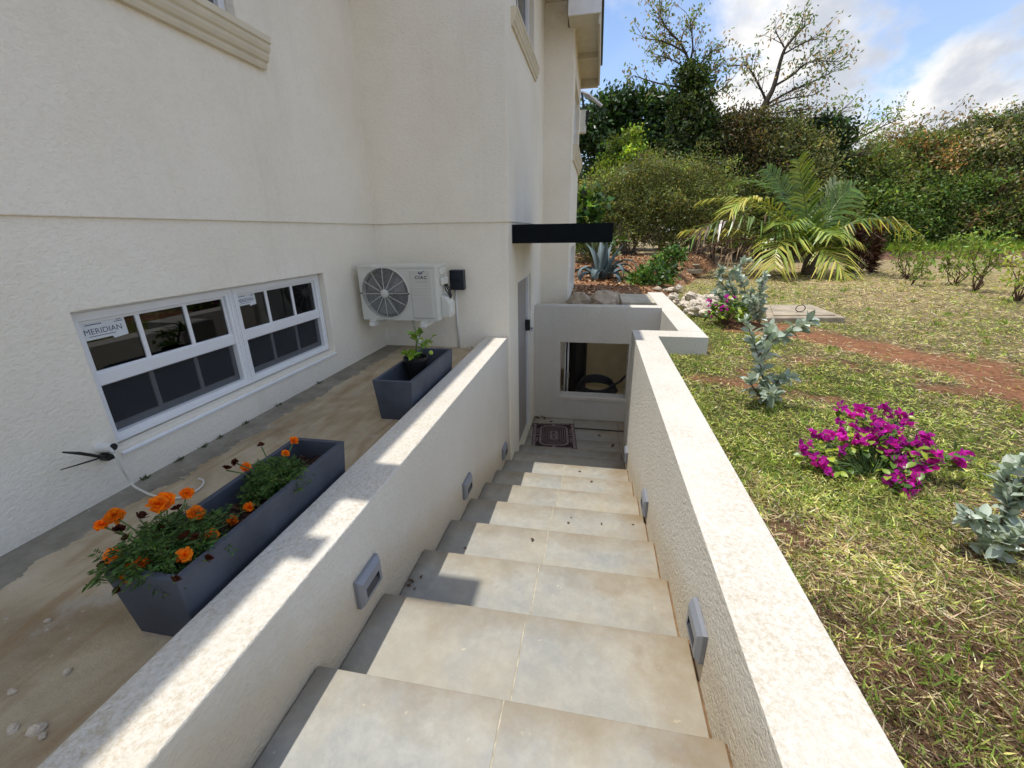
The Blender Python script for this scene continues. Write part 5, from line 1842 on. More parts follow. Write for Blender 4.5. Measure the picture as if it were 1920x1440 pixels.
# vine heaps and thicket ---------------------------------------------------
TH = [
    ('vine_heap', 'dark brownish green heap of vines between the two tallest trees', (4.6, 19.4, G), [((4.625, 19.200, 4.049), (1.1, 0.8, 0.7)), ((5.219, 19.200, 4.369), (1.0, 0.8, 0.7)), ((4.376, 18.900, 3.307), (1.1, 0.8, 0.8)), ((5.457, 18.800, 3.253), (1.3, 0.8, 0.8)), ((4.990, 18.700, 2.544), (1.4, 0.8, 0.8))], 300, (0.065, 0.075, 0.028), (0.13, 0.10, 0.05), 0.35, 0.12),
    ('thicket_tree', 'grey green thicket tree directly behind the palm crown', (6.4, 19.0, G), [((6.400, 19.300, 3.985), (1.0, 0.8, 0.7)), ((7.004, 19.200, 3.420), (1.1, 0.8, 0.8)), ((6.275, 18.900, 2.880), (1.2, 0.8, 0.9)), ((7.203, 18.800, 2.485), (1.2, 0.8, 0.9))], 260, (0.10, 0.12, 0.045), (0.17, 0.18, 0.08), 0.35, 0.12),
    ('thicket_tree', 'green thicket tree filling the gap right of the palm', (9.0, 20.5, G), [((9.554, 20.600, 2.852), (0.9, 0.8, 0.7)), ((10.161, 20.600, 3.019), (1.0, 0.9, 0.7)), ((9.680, 20.200, 2.245), (1.3, 0.9, 0.9)), ((10.631, 20.400, 2.516), (1.3, 0.9, 0.9))], 280, (0.115, 0.16, 0.045), (0.20, 0.21, 0.07), 0.3, 0.13),
    ('thicket_tree', 'thicket tree topped with orange tan seed pods', (10.8, 21.2, G), [((11.332, 21.300, 3.530), (0.9, 0.8, 0.5)), ((12.058, 21.400, 3.776), (0.8, 0.8, 0.5)), ((12.734, 21.300, 3.511), (0.8, 0.8, 0.5)), ((11.616, 21.000, 2.823), (1.3, 0.9, 0.9)), ((12.554, 21.000, 2.697), (1.3, 0.9, 0.9))], 330, (0.10, 0.14, 0.04), (0.42, 0.26, 0.12), 0.42, 0.13),
    ('thicket_tree', 'thicket tree with pale whitish pods against the sky', (13.2, 21.6, G), [((13.623, 21.800, 3.918), (0.9, 0.8, 0.5)), ((14.377, 21.800, 4.068), (0.8, 0.8, 0.6)), ((13.723, 21.400, 3.262), (1.4, 0.9, 1.0)), ((14.622, 21.500, 3.425), (1.3, 0.9, 1.0))], 330, (0.115, 0.145, 0.05), (0.48, 0.42, 0.28), 0.22, 0.13),
    ('thicket_tree', 'darker thicket tree at the right edge, tallest there', (15.5, 21.8, G), [((15.424, 22.000, 3.980), (0.9, 0.9, 0.7)), ((16.024, 22.000, 4.261), (1.0, 0.9, 0.9)), ((15.512, 21.600, 3.033), (1.4, 0.9, 1.1)), ((16.469, 21.600, 2.998), (1.5, 0.9, 1.1)), ((17.299, 22.000, 3.750), (1.5, 1, 1.3))], 340, (0.065, 0.10, 0.03), (0.14, 0.17, 0.05), 0.3, 0.14),
    ('thicket_shrub', 'green shrub mass just right of the palm above the bank', (9.6, 19.6, 0.5), [((9.381, 19.600, 1.464), (1.2, 0.7, 0.9)), ((10.366, 19.800, 1.545), (1.2, 0.7, 0.9)), ((9.798, 19.400, 0.787), (1.2, 0.6, 0.5)), ((11.226, 19.800, 0.957), (1.2, 0.6, 0.6))], 300, (0.095, 0.155, 0.04), (0.15, 0.22, 0.05), 0.3, 0.13),
    ('thicket_shrub', 'green shrub mass above the middle of the bank', (12.0, 20.2, 0.6), [((11.969, 20.300, 1.623), (1.3, 0.7, 1.0)), ((12.983, 20.400, 1.700), (1.3, 0.7, 1.0)), ((12.439, 20.000, 0.844), (1.4, 0.6, 0.5)), ((13.463, 20.000, 0.924), (1.2, 0.6, 0.6))], 320, (0.10, 0.165, 0.04), (0.07, 0.11, 0.03), 0.3, 0.13),
    ('thicket_shrub', 'shrub mass with a dull brown patch at the right end of the bank', (14.6, 20.0, 0.6), [((14.071, 20.500, 1.773), (1.2, 0.7, 1.1)), ((15.128, 20.500, 1.655), (1.3, 0.7, 1.1)), ((14.092, 19.800, 0.915), (1.3, 0.6, 0.6)), ((15.174, 19.800, 0.899), (1.4, 0.6, 0.7)), ((15.964, 20.000, 1.434), (1.4, 0.7, 1.1))], 340, (0.09, 0.13, 0.04), (0.13, 0.10, 0.05), 0.35, 0.13),
    ('thicket_shrub', 'olive green shrub mass behind the left side of the palm', (5.2, 17.6, 0.1), [((4.917, 17.600, 1.585), (1.0, 0.7, 0.9)), ((5.742, 17.800, 1.751), (1.0, 0.7, 0.9)), ((5.235, 17.400, 0.865), (1.1, 0.6, 0.6)), ((6.462, 17.600, 1.203), (1.1, 0.6, 0.8)), ((7.533, 17.800, 1.363), (1.0, 0.6, 0.9))], 320, (0.07, 0.095, 0.03), (0.12, 0.13, 0.05), 0.3, 0.11),
]
for nm, lab, b, lob, ncl, c, ac_, ap, lf in TH:
    tree(nm, lab, b, lob, int(ncl * 1.15), 105, lf * 0.80, c, group='thicket beyond the lawn', tr=0.07, cr=0.24, width=0.5, alt=ac_, altp=ap, cat='tree' if 'tree' in nm else 'shrub', bark=m_bark_dark)
lob = []
for k in range(34):
    x = -4 + k * 0.95
    lob.append(((x, 27 + 1.5 * math.sin(k * 2.1), 1.6 + 0.5 * math.sin(k * 1.3)), (1.4, 1.0, 1.9 + 0.4 * math.sin(k * 3.7))))
crown(None, lob, 900, 60, 0.22, (0.06, 0.085, 0.03), cr=0.35, name='far_wood', alt=(0.10, 0.12, 0.05), altp=0.4)
fw = bpy.data.objects['far_wood']
fw['label'] = 'dim mass of woodland closing the gaps behind the thicket'
fw['category'] = 'wood'
# bare grey twigs in the olive thicket
for k, (x, y, lab) in enumerate(((1.05, 15.0, 'bare grey twiggy bush among the olive shrubs near the house'), (3.2, 14.9, 'bare grey twiggy bush low in front of the olive shrubs'))):
    t = thing('dead_bush', (x, y, 0.35), lab, 'bush', 'bare twiggy bushes')
    mb = MB()
    for _ in range(60):
        a = Vector((x + random.gauss(0, 0.06), y + random.gauss(0, 0.06), 0.3))
        d = Vector((random.gauss(0, 0.8), random.gauss(0, 0.4) - 0.2, random.uniform(0.5, 1.4)))
        ln = random.uniform(0.7, 1.5) if k == 0 else random.uniform(0.3, 0.7)
        e = a + d.normalized() * ln
        mb.tube(limb_path(a, e, 0.3, 4), [0.010, 0.008, 0.006, 0.005, 0.003], 4, cap=False)
    mb.build('twigs', plain('grey_twig_%d' % k, (0.22, 0.18, 0.15), 0.9), t, kind='stuff')

# ------------------------------------------------------------------ coconut palm


def frond(parent, p0, p1, p2, col, n=44, ll=0.55, droop=0.5, tipcol=None, name='frond', up=(0, 0, 1)):
    p0, p1, p2 = map(lambda q: np.array(q, float), (p0, p1, p2))
    V, F, C = [], [], []
    up = np.array(up, float)
    ts = np.linspace(0, 1, 15)
    pts = [(1 - t) ** 2 * p0 + 2 * t * (1 - t) * p1 + t * t * p2 for t in ts]
    mb = MB()
    mb.tube(pts, list(np.linspace(0.028, 0.006, len(pts))), 6)
    rv = np.array(mb.v)
    for f in mb.f:
        if len(f) == 4:
            b = len(V)
            V += [rv[i] for i in f]
            F.append((b, b + 1, b + 2, b + 3))
            C += [np.array(col) * np.array([1.3, 1.05, 0.9])] * 4
    for i in range(n):
        t = 0.12 + 0.88 * i / (n - 1)
        q = (1 - t) ** 2 * p0 + 2 * t * (1 - t) * p1 + t * t * p2
        T = 2 * (1 - t) * (p1 - p0) + 2 * t * (p2 - p1)
        T /= np.linalg.norm(T)
        S = np.cross(T, up)
        S /= max(np.linalg.norm(S), 1e-6)
        U = np.cross(S, T)
        ln = 1.25 * ll * (0.45 + 0.75 * math.sin(math.pi * min(1, 0.12 + t * 0.80))) * random.uniform(0.85, 1.1)
        cc = np.array(col) * random.uniform(0.55, 1.4)
        if tipcol is not None and random.random() < 0.15 + 0.55 * t:
            cc = np.array(tipcol) * random.uniform(0.8, 1.2)
        for sg in (-1, 1):
            d = S * sg * 0.85 + T * (0.55 + 0.35 * t) + U * 0.25 + np.random.default_rng(random.randrange(10 ** 9)).normal(0, 0.11 if col[1] > col[0] else 0.32, 3)
            d /= np.linalg.norm(d)
            a = q
            m = q + d * ln * 0.5 + np.array([0, 0, -droop * ln * 0.12])
            e = q + d * ln * 0.92 + np.array([0, 0, -droop * ln * 0.62])
            w = np.cross(d, U)
            w /= max(np.linalg.norm(w), 1e-6)
            w = w * (0.025 if col[1] > col[0] else 0.012)
            b = len(V)
            V += [a - w * 0.5, a + w * 0.5, m + w, m - w]
            F.append((b, b + 1, b + 2, b + 3))
            V += [m - w, m + w, e + w * 0.15, e - w * 0.15]
            F.append((b + 4, b + 5, b + 6, b + 7))
            C += [cc] * 6 + [cc * np.array([1.12, 1.05, 0.9])] * 2
    return np_mesh(name, np.array(V), np.array(F), m_leaf_gloss if col[1] > col[0] else m_attr_dull, parent, cols=np.array(C))


PB = (5.45, 12.7, -0.05)
palm = thing('coconut_palm', PB, 'young coconut palm with arching green and yellowing fronds beyond the lawn', 'palm')
mb = MB()
mb.tube([(5.45, 12.7, -0.15), (5.45, 12.7, 0.25), (5.46, 12.7, 0.6)], [0.17, 0.15, 0.10], 12)
mb.build('trunk', m_bark, palm, smooth=True)
K0 = (5.46, 12.7, 0.45)
gr, yg, yl, bn_ = (0.125, 0.215, 0.035), (0.27, 0.34, 0.05), (0.55, 0.50, 0.10), (0.12, 0.07, 0.042)
FR_ = [
    ((5.106, 12.700, 1.542), (4.556, 12.300, 2.583), gr, 70, 0.46, 0.30, yg), ((5.131, 13.200, 1.691), (4.294, 13.400, 2.519), (0.08, 0.14, 0.025), 56, 0.42, 0.5, gr), ((5.520, 13.200, 1.618), (5.939, 13.400, 2.162), (0.09, 0.15, 0.03), 56, 0.40, 0.5, (0.35, 0.40, 0.2)),  # back fronds get a darker colour for the crown's shaded interior
    ((4.642, 13.300, 2.494), (3.645, 13.800, 2.234), gr, 44, 0.55, 0.5, None), ((3.878, 12.400, 2.276), (3.181, 12.000, 1.531), yg, 46, 0.55, 0.55, yl), ((3.940, 12.900, 2.143), (2.748, 13.200, 1.777), yg, 46, 0.5, 0.7, yl),
    ((3.516, 12.200, 1.916), (2.372, 11.700, 0.957), gr, 46, 0.62, 0.95, bn_), ((3.551, 12.800, 1.194), (2.425, 13.200, 1.053), yg, 40, 0.5, 0.9, yl), ((3.451, 12.000, 1.186), (2.262, 11.800, 0.477), bn_, 44, 0.6, 1.1, (0.10, 0.06, 0.04)),
    ((3.801, 11.900, 1.058), (2.922, 11.600, 0.334), bn_, 44, 0.6, 1.15, (0.26, 0.18, 0.11)), ((4.067, 11.600, 1.287), (4.005, 11.000, 0.253), yg, 46, 0.62, 0.75, yl), ((5.146, 11.600, 0.922), (5.623, 11.100, -0.081), yg, 46, 0.6, 0.75, yl),
    ((6.074, 12.400, 1.718), (7.276, 12.400, 1.007), gr, 48, 0.6, 0.95, yl), ((5.719, 12.900, 1.783), (6.384, 13.400, 2.024), gr, 44, 0.5, 0.45, None), ((5.420, 12.200, 1.155), (6.037, 12.000, 0.763), yg, 36, 0.42, 0.9, yl),
    ((4.457, 12.200, 1.294), (3.878, 11.800, 0.753), gr, 40, 0.5, 0.8, yg), ((5.497, 13.300, 1.942), (6.508, 13.900, 1.428), gr, 40, 0.55, 0.6, None), ((4.429, 13.600, 2.126), (3.464, 14.200, 1.502), gr, 42, 0.5, 0.7, yg), ((4.769, 12.300, 1.411), (4.185, 11.400, 1.167), gr, 44, 0.55, 0.7, yg), ((5.221, 12.200, 1.279), (5.266, 11.500, 0.921), gr, 44, 0.55, 0.7, yg)]
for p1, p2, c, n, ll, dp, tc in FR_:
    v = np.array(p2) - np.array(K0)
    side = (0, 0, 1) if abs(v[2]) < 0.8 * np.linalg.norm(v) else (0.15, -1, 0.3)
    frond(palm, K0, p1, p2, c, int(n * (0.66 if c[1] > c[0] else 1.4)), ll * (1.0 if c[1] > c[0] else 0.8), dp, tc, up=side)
# reddish dead spiky plant beside it
dp_ = thing('dried_spiky_plant', (6.95, 13.3, -0.06), 'dark reddish brown dried spiky clump right of the palm', 'plant')
P, D, C = [], [], []
for _ in range(900):
    z = random.uniform(0.0, 1.15)
    an = random.uniform(0, 6.28)
    r = 0.30 * (1 - 0.35 * abs(z - 0.5))
    P.append((6.95 + r * 0.5 * math.cos(an), 13.3 + r * 0.5 * math.sin(an), z - 0.05))
    D.append((math.cos(an), math.sin(an), random.uniform(-0.6, 1.1)))
    C.append(np.array(random.choice(((0.060, 0.018, 0.014), (0.10, 0.035, 0.022), (0.035, 0.012, 0.010), (0.22, 0.13, 0.10)))) * random.uniform(0.7, 1.2))
V, F, C = leaf_quads(np.array(P), np.array(D), rng.uniform(0.22, 0.42, 900), 0.035, np.array(C))
np_mesh('blades', V, F, m_leaf, dp_, cols=C, kind='stuff')

# ------------------------------------------------------------------ agave, yucca, shrubs in the bed
ag = thing('agave', (0.14, 9.55, 0.05), 'blue grey agave with curling leaves in the mulch bed', 'agave')


def strap(parent, base, az, lean, ln, w, col, curl, mat, name='leaf', segs=8):
    """thick strap leaf that arches over"""
    vs, fs, cs = [], [], []
    p = np.array(base, float)
    el = lean
    h = np.array([math.cos(az), math.sin(az), 0])
    s = np.array([-math.sin(az), math.cos(az), 0])
    for i in range(segs + 1):
        t = i / segs
        ww = w * (0.75 + 0.5 * math.sin(math.pi * min(1, t * 1.1))) * (1 - t ** 3) + 0.004
        nrm = h * -math.sin(el) + np.array([0, 0, math.cos(el)])
        vs += [p - s * ww * 0.5 + nrm * ww * 0.22, p, p + s * ww * 0.5 + nrm * ww * 0.22, p - nrm * ww * 0.10 * (1 - t)]
        k = 0.9 + 0.25 * t
        cs += [np.array(col) * k, np.array(col) * k * 0.9, np.array(col) * k, np.array(col) * 0.8]
        p = p + (h * math.cos(el) + np.array([0, 0, math.sin(el)])) * ln / segs
        el -= curl * (t ** 0.8) / segs * 2.0
    for i in range(segs):
        a = 4 * i
        fs += [(a, a + 1, a + 5, a + 4), (a + 1, a + 2, a + 6, a + 5), (a, a + 4, a + 7, a + 3), (a + 2, a + 3, a + 7, a + 6)]
    return np_mesh(name, np.array(vs), np.array(fs), mat, parent, cols=np.array(cs), smooth=True)


for k in range(15):
    az = k * 2.4 + random.uniform(-0.2, 0.2)
    inner = k < 7
    strap(ag, (0.14 + 0.05 * math.cos(az), 9.55 + 0.05 * math.sin(az), 0.05), az, random.uniform(1.2, 1.45) if inner else random.uniform(0.65, 1.1), random.uniform(0.8, 1.05), random.uniform(0.14, 0.19),
          np.array((0.155, 0.215, 0.225)) * random.uniform(0.85, 1.15), random.uniform(0.3, 0.9) if inner else random.uniform(2.0, 4.6), m_silver)
for az, lean, ln, cu in ((-0.35, 1.05, 1.0, 2.6), (-0.9, 1.0, 0.95, 3.4), (3.6, 0.9, 1.0, 4.6), (-1.9, 0.9, 0.85, 5.0)):
    strap(ag, (0.17, 9.5, 0.05), az, lean, ln, 0.15, (0.20, 0.26, 0.27), cu, m_silver)
yu = thing('yucca', (-0.05, 10.6, 0.1), 'spiky green yucca between the house corner and the agave', 'yucca')
for k in range(60):
    az = random.uniform(0, 6.28)
    strap(yu, (-0.05, 10.6, 0.35 + random.uniform(0, 0.15)), az, random.uniform(0.1, 1.4), random.uniform(0.5, 0.8), 0.035, np.array(random.choice(((0.11, 0.16, 0.05), (0.20, 0.22, 0.08), (0.07, 0.11, 0.035)))), random.uniform(0.2, 0.8), m_leaf_gloss, segs=4)
mb = MB()
mb.tube([(-0.05, 10.6, 0.0), (-0.05, 10.6, 0.5)], [0.06, 0.05], 8)
mb.build('trunk', m_bark, yu, smooth=True)

for k, (b, lob, lab, n_) in enumerate((((1.22, 8.95, 0.05), [((0.870, 8.900, 0.131), (0.24, 0.2, 0.13)), ((1.155, 9.000, 0.224), (0.26, 0.2, 0.14)), ((1.017, 8.800, 0.072), (0.2, 0.16, 0.10))], 'leafy green shrub in the mulch bed beside white stones', 34),
                                       ((1.95, 10.6, 0.1), [((1.568, 10.600, 0.355), (0.24, 0.2, 0.16)), ((1.729, 10.700, 0.513), (0.22, 0.2, 0.14)), ((1.472, 10.500, 0.245), (0.2, 0.16, 0.14))], 'second leafy green shrub farther back in the mulch bed', 36),
                                       ((-0.1, 12.6, 0.1), [((-0.297, 12.600, 1.189), (0.40, 0.3, 0.5)), ((-0.105, 12.600, 0.771), (0.4, 0.3, 0.4)), ((-0.323, 12.800, 1.671), (0.3, 0.3, 0.3))], 'dark glossy leafed bush between the house and the olive shrubs', 70))):
    tree('leafy_shrub', lab, b, lob, n_, 30, 0.085 if k < 2 else 0.2, (0.05, 0.105, 0.02) if k < 2 else (0.03, 0.07, 0.015), group='leafy shrubs in the mulch bed', tr=0.018 if k < 2 else 0.04, cr=0.075 if k < 2 else 0.15, width=0.55, mat=m_leaf_gloss, cat='shrub', bark=m_stem, alt=(0.14, 0.24, 0.04), altp=0.3)

# saplings on the right of the lawn ----------------------------------------
for k, (b, h, lab) in enumerate((((7.06, 11.6, LAWN), 1.15, 'farthest leafy sapling right of the dried spiky plant'), ((7.28, 10.5, LAWN), 1.15, 'second sapling from the palm, tall with a leaning stem'),
                                 ((6.86, 9.4, LAWN), 0.98, 'bushiest sapling on the right of the lawn'), ((6.62, 8.2, LAWN), 1.0, 'yellowing sapling cut by the right edge of the photo'), ((6.45, 10.4, LAWN), 0.62, 'smallest thin sapling between the taller saplings'))):
    t = thing('sapling', b, lab, 'sapling', 'saplings on the lawn')
    mb = MB()
    tips = []
    for s in range(7 if k != 4 else 3):
        an = random.uniform(0, 6.28)
        e = Vector(b) + Vector((math.cos(an) * 0.26 * h, math.sin(an) * 0.22 * h, h * random.uniform(0.45, 1.0)))
        pth = limb_path(Vector(b) + Vector((0, 0, -0.03)), e, 0.2, 4)
        mb.tube(pth, [0.013, 0.010, 0.008, 0.006, 0.004], 5)
        tips += [pth[2], pth[3], pth[4], pth[4] + Vector((0, 0, 0.05)), pth[3] + Vector((random.gauss(0, .08), random.gauss(0, .08), 0.02))]
    mb.build('stem', m_stem, t, smooth=True)
    P = np.repeat(np.array([tuple(x) for x in tips]), 13, 0)
    P = P + rng.normal(0, 0.065, P.shape)
    D = rng.normal(0, 1, P.shape)
    D[:, 2] -= 0.5
    V, F, C = leaf_quads(P, D, rng.uniform(0.06, 0.12, len(P)), 0.035, vary((0.27, 0.37, 0.07) if k != 3 else (0.40, 0.44, 0.09), len(P), 0.25, 0.12))
    np_mesh('leaves', V, F, m_leaf, t, cols=C, kind='stuff')

# ------------------------------------------------------------------ silver shrubs
sv = [big_leaf('silver_leaf', m_silver, c, 0.50, 0.18, 4, -0.10) for c in ((0.43, 0.50, 0.40), (0.32, 0.39, 0.30), (0.56, 0.61, 0.52))]


def silver(label, base, stems, nl, size, seed):
    random.seed(seed)
    t = thing('silver_shrub', base, label, 'shrub', 'silver leaved shrubs on the lawn')
    lens = [sum((Vector(a) - Vector(b)).length for a, b in zip(s[:-1], s[1:])) for s in stems]
    tot = sum(lens)
    for s, ln_ in zip(stems, lens):
        pts = smooth_path(s, 4)
        mb = MB()
        mb.tube(pts, list(np.linspace(0.006, 0.002, len(pts)) * (size / 0.075)), 6)
        mb.build('stem', m_stem, t, smooth=True)
        k = int(nl * ln_ / tot)
        for i in range(k):
            u = random.uniform(0.08, 1.0)
            j = min(int(u * (len(pts) - 1)), len(pts) - 2)
            p = pts[j].lerp(pts[j + 1], random.random())
            ax = (pts[j + 1] - pts[j]).normalized()
            d = (Vector((random.gauss(0, 1), random.gauss(0, 1), random.gauss(0.1, 0.7))).normalized() + ax * 0.75).normalized()
            place_leaf(random.choice(sv), t, p, d, size * random.uniform(0.6, 1.15) * (0.75 + 0.25 * (1 - u)), random.uniform(-1.2, 1.2))
    return t


silver('silver grey shrub with forked stems in the middle of the near lawn', (1.22, 3.09, LAWN),
       [[(1.243, 3.091, -0.080), (1.177, 3.080, 0.129), (1.097, 3.060, 0.322), (0.992, 3.040, 0.531)], [(1.147, 3.080, 0.185), (1.189, 3.050, 0.383), (1.266, 3.000, 0.476), (1.350, 2.960, 0.548)], [(1.251, 3.113, -0.080), (1.265, 3.050, 0.104), (1.316, 3.000, 0.158)],
        [(1.243, 3.112, -0.080), (1.112, 3.000, 0.056), (1.046, 2.950, 0.139)], [(1.127, 3.080, 0.261), (1.177, 3.120, 0.403), (1.203, 3.150, 0.463)], [(1.251, 3.093, -0.080), (1.213, 2.960, 0.030), (1.152, 2.880, 0.072)]], 295, 0.100, 21)
silver('silver grey shrub with several stems behind the small bougainvillea', (2.02, 6.0, LAWN),
       [[(1.923, 6.146, -0.080), (1.783, 6.000, 0.272), (1.685, 6.000, 0.507), (1.864, 6.000, 0.728)], [(1.822, 6.000, 0.101), (1.621, 6.000, 0.236), (1.517, 5.900, 0.350)], [(1.966, 6.224, -0.080), (1.937, 6.100, 0.294), (1.782, 6.100, 0.551)], [(1.788, 6.000, 0.238), (1.601, 6.100, 0.462), (1.595, 6.100, 0.597)], [(1.958, 6.150, -0.080), (1.938, 5.900, 0.188), (1.914, 5.850, 0.361)]], 295, 0.122, 22)
silver('narrow upright silver grey shrub standing beside the concrete hatch', (2.2, 5.7, LAWN),
       [[(2.166, 6.102, -0.080), (2.027, 5.800, 0.172), (2.012, 5.800, 0.368), (2.022, 5.800, 0.560)], [(2.166, 6.102, -0.080), (1.949, 5.700, 0.155), (1.916, 5.700, 0.284)]], 220, 0.112, 23)
silver('silver grey shrub leaning in at the lower right edge', (1.50, 1.66, LAWN),
       [[(1.503, 1.623, -0.080), (1.550, 1.660, 0.023), (1.562, 1.660, 0.143), (1.569, 1.660, 0.311)], [(1.547, 1.660, 0.010), (1.452, 1.620, 0.072), (1.369, 1.580, 0.100)], [(1.558, 1.660, 0.096), (1.554, 1.700, 0.174), (1.563, 1.720, 0.231)], [(1.509, 1.624, -0.080), (1.484, 1.550, 0.018), (1.489, 1.500, 0.105)],
        [(1.562, 1.660, 0.143), (1.568, 1.600, 0.196), (1.545, 1.550, 0.279)]], 295, 0.078, 24)

# ------------------------------------------------------------------ bougainvillea


def bract_mesh(seed, n=9):
    rs = np.random.default_rng(seed)
    V, F, C = [], [], []
    for k in range(n):
        d = rs.normal(size=3)
        d[2] = abs(d[2]) * 0.8 + 0.1
        d /= np.linalg.norm(d)
        s = np.cross(d, rs.normal(size=3))
        s /= np.linalg.norm(s)
        u = np.cross(s, d)
        p = rs.normal(0, 0.35, 3)
        L = rs.uniform(0.8, 1.15)
        col = np.array((0.70, 0.035, 0.50)) * rs.uniform(0.6, 1.35) * np.array([1, 1, rs.uniform(0.8, 1.15)])
        b = len(V)
        for (a, w, z) in ((0, 0.05, 0), (0.35, 0.42, 0.10), (0.7, 0.36, 0.06), (1.0, 0.03, -0.05)):
            V += [p + d * a * L - s * w * L + u * (z + 0.12 * w), p + d * a * L + u * (z - 0.05), p + d * a * L + s * w * L + u * (z + 0.12 * w)]
            C += [col, col * 0.8, col]
        for i in range(3):
            a = b + 3 * i
            F += [(a, a + 1, a + 4, a + 3), (a + 1, a + 2, a + 5, a + 4)]
    return np_mesh('flower_cluster', np.array(V), np.array(F), m_bract, cols=np.array(C), link=False)


brm = [bract_mesh(s) for s in range(5)]
bl = [big_leaf('bougainvillea_leaf', m_leaf_gloss, c, 0.62, 0.15) for c in ((0.10, 0.19, 0.02), (0.20, 0.30, 0.03), (0.36, 0.44, 0.05), (0.06, 0.12, 0.02))]
BCL = [(1.076, 2.182, 0.032), (1.086, 2.152, 0.011), (1.123, 2.194, 0.046), (1.149, 2.245, 0.087), (1.178, 2.224, 0.073), (1.206, 2.220, 0.072), (1.131, 2.131, 0.000), (1.145, 2.109, -0.013), (1.166, 2.097, -0.020), (1.176, 2.075, -0.033), (1.254, 2.169, 0.038), (1.306, 2.360, 0.192), (1.398, 2.360, 0.198), (1.397, 2.343, 0.184), (1.336, 2.326, 0.166), (1.285, 2.301, 0.141), (1.275, 2.267, 0.113), (1.287, 2.250, 0.101), (1.348, 2.284, 0.132), (1.443, 2.313, 0.163), (1.444, 2.292, 0.146), (1.453, 2.271, 0.130), (1.338, 2.237, 0.095), (1.381, 2.254, 0.111), (1.393, 2.228, 0.093), (1.431, 2.241, 0.106), (1.411, 2.207, 0.079), (1.282, 2.220, 0.078), (1.315, 2.203, 0.068), (1.507, 2.356, 0.202), (1.563, 2.347, 0.198), (1.526, 2.326, 0.179), (1.589, 2.326, 0.183), (1.589, 2.284, 0.150), (1.538, 2.267, 0.133), (1.567, 2.301, 0.161), (1.488, 2.254, 0.120), (1.524, 2.241, 0.113), (1.532, 2.220, 0.098), (1.459, 2.194, 0.074), (1.492, 2.186, 0.071), (1.539, 2.194, 0.081), (1.453, 2.148, 0.041), (1.473, 2.126, 0.029), (1.502, 2.131, 0.034), (1.533, 2.152, 0.051), (1.463, 2.101, 0.011), (1.499, 2.097, 0.012), (1.532, 2.101, 0.018), (1.528, 2.075, 0.002), (1.415, 2.050, -0.024), (1.415, 2.029, -0.037), (1.463, 2.046, -0.022), (1.506, 2.033, -0.025), (1.479, 1.986, -0.054), (1.440, 1.973, -0.065), (1.623, 2.228, 0.112), (1.632, 2.211, 0.100), (1.636, 2.194, 0.089), (1.576, 2.199, 0.087), (1.626, 2.152, 0.059), (1.636, 2.131, 0.047), (1.607, 2.118, 0.036), (1.607, 2.092, 0.020), (1.722, 2.131, 0.054), (1.743, 2.152, 0.070), (1.710, 2.105, 0.038)]
bg = thing('bougainvillea', (1.38, 2.12, LAWN), 'low spreading bougainvillea covered in magenta flowers on the near lawn', 'bougainvillea')
root = Vector((1.40, 2.14, LAWN))
mb = MB()
random.seed(31)
BCL = BCL + [tuple(Vector(q) + Vector((random.gauss(0, 0.022), random.gauss(0, 0.022), random.gauss(-0.004, 0.012)))) for q in BCL[::4]]
for q in BCL:
    q = Vector(q)
    o = bpy.data.objects.new('flower_cluster', random.choice(brm))
    s = random.uniform(0.022, 0.036)
    o.matrix_local = Matrix.LocRotScale(q - root_of(bg), Euler((random.uniform(-.7, .7), random.uniform(-.7, .7), random.uniform(0, 6.28))), (s, s, s))
    finish(o, bg)
    rt = root + (q - root) * 0.3 * random.random()
    rt.z = LAWN
    mid = rt.lerp(q, 0.55) + Vector((random.gauss(0, .03), random.gauss(0, .03), 0.03))
    mid.z = max(LAWN + 0.02, mid.z * 0.85)
    mb.tube([rt, mid, q], [0.003, 0.0024, 0.0016], 4, cap=False)
    for _ in range(4):
        p = mid.lerp(q, random.uniform(0.2, 1.05)) + Vector((random.gauss(0, .02), random.gauss(0, .02), random.gauss(-0.005, .012)))
        p.z = max(p.z, LAWN + 0.02)
        place_leaf(random.choice(bl), bg, p, (random.gauss(0, 1), random.gauss(0, 1), random.gauss(0.1, 0.4)), random.uniform(0.035, 0.06), random.uniform(-0.6, 0.6))
mb.build('stems', m_stem_green, bg, smooth=True, kind='stuff')
# small one by the wall
sb_ = thing('bougainvillea', (1.66, 5.78, LAWN), 'small leafy bougainvillea with few dark flowers by the wall corner', 'bougainvillea')
root = Vector((1.66, 5.78, LAWN))
mb = MB()
for k in range(230):
    an, r = random.uniform(0, 6.28), math.sqrt(random.random())
    p = root + Vector((0.24 * r * math.cos(an), 0.24 * r * math.sin(an), 0.05 + 0.30 * (1 - r * r * 0.75) * random.uniform(0.5, 1)))
    place_leaf(random.choice(bl), sb_, p, (math.cos(an), math.sin(an), random.gauss(0.2, 0.5)), random.uniform(0.05, 0.085), random.uniform(-.8, .8))
    if k % 4 == 0:
        mb.tube([root, root.lerp(p, 0.5) + Vector((0, 0, .03)), p], [0.005, 0.004, 0.002], 4, cap=False)
for k in range(16):
    an = random.uniform(2.2, 4.6)
    p = root + Vector((0.24 * math.cos(an), 0.22 * math.sin(an), random.uniform(0.12, 0.34)))
    if k < 4:
        p = root + Vector((random.gauss(-0.03, 0.04), random.gauss(0, 0.04), 0.36))
    o = bpy.data.objects.new('flower_cluster', random.choice(brm))
    s = random.uniform(0.020, 0.028)
    o.matrix_local = Matrix.LocRotScale(p - root, Euler((random.uniform(-.7, .7), random.uniform(-.7, .7), random.uniform(0, 6.28))), (s, s, s))
    finish(o, sb_)
mb.build('stems', m_stem, sb_, smooth=True, kind='stuff')

# ------------------------------------------------------------------ grass
N = 330000
u = rng.random(N)
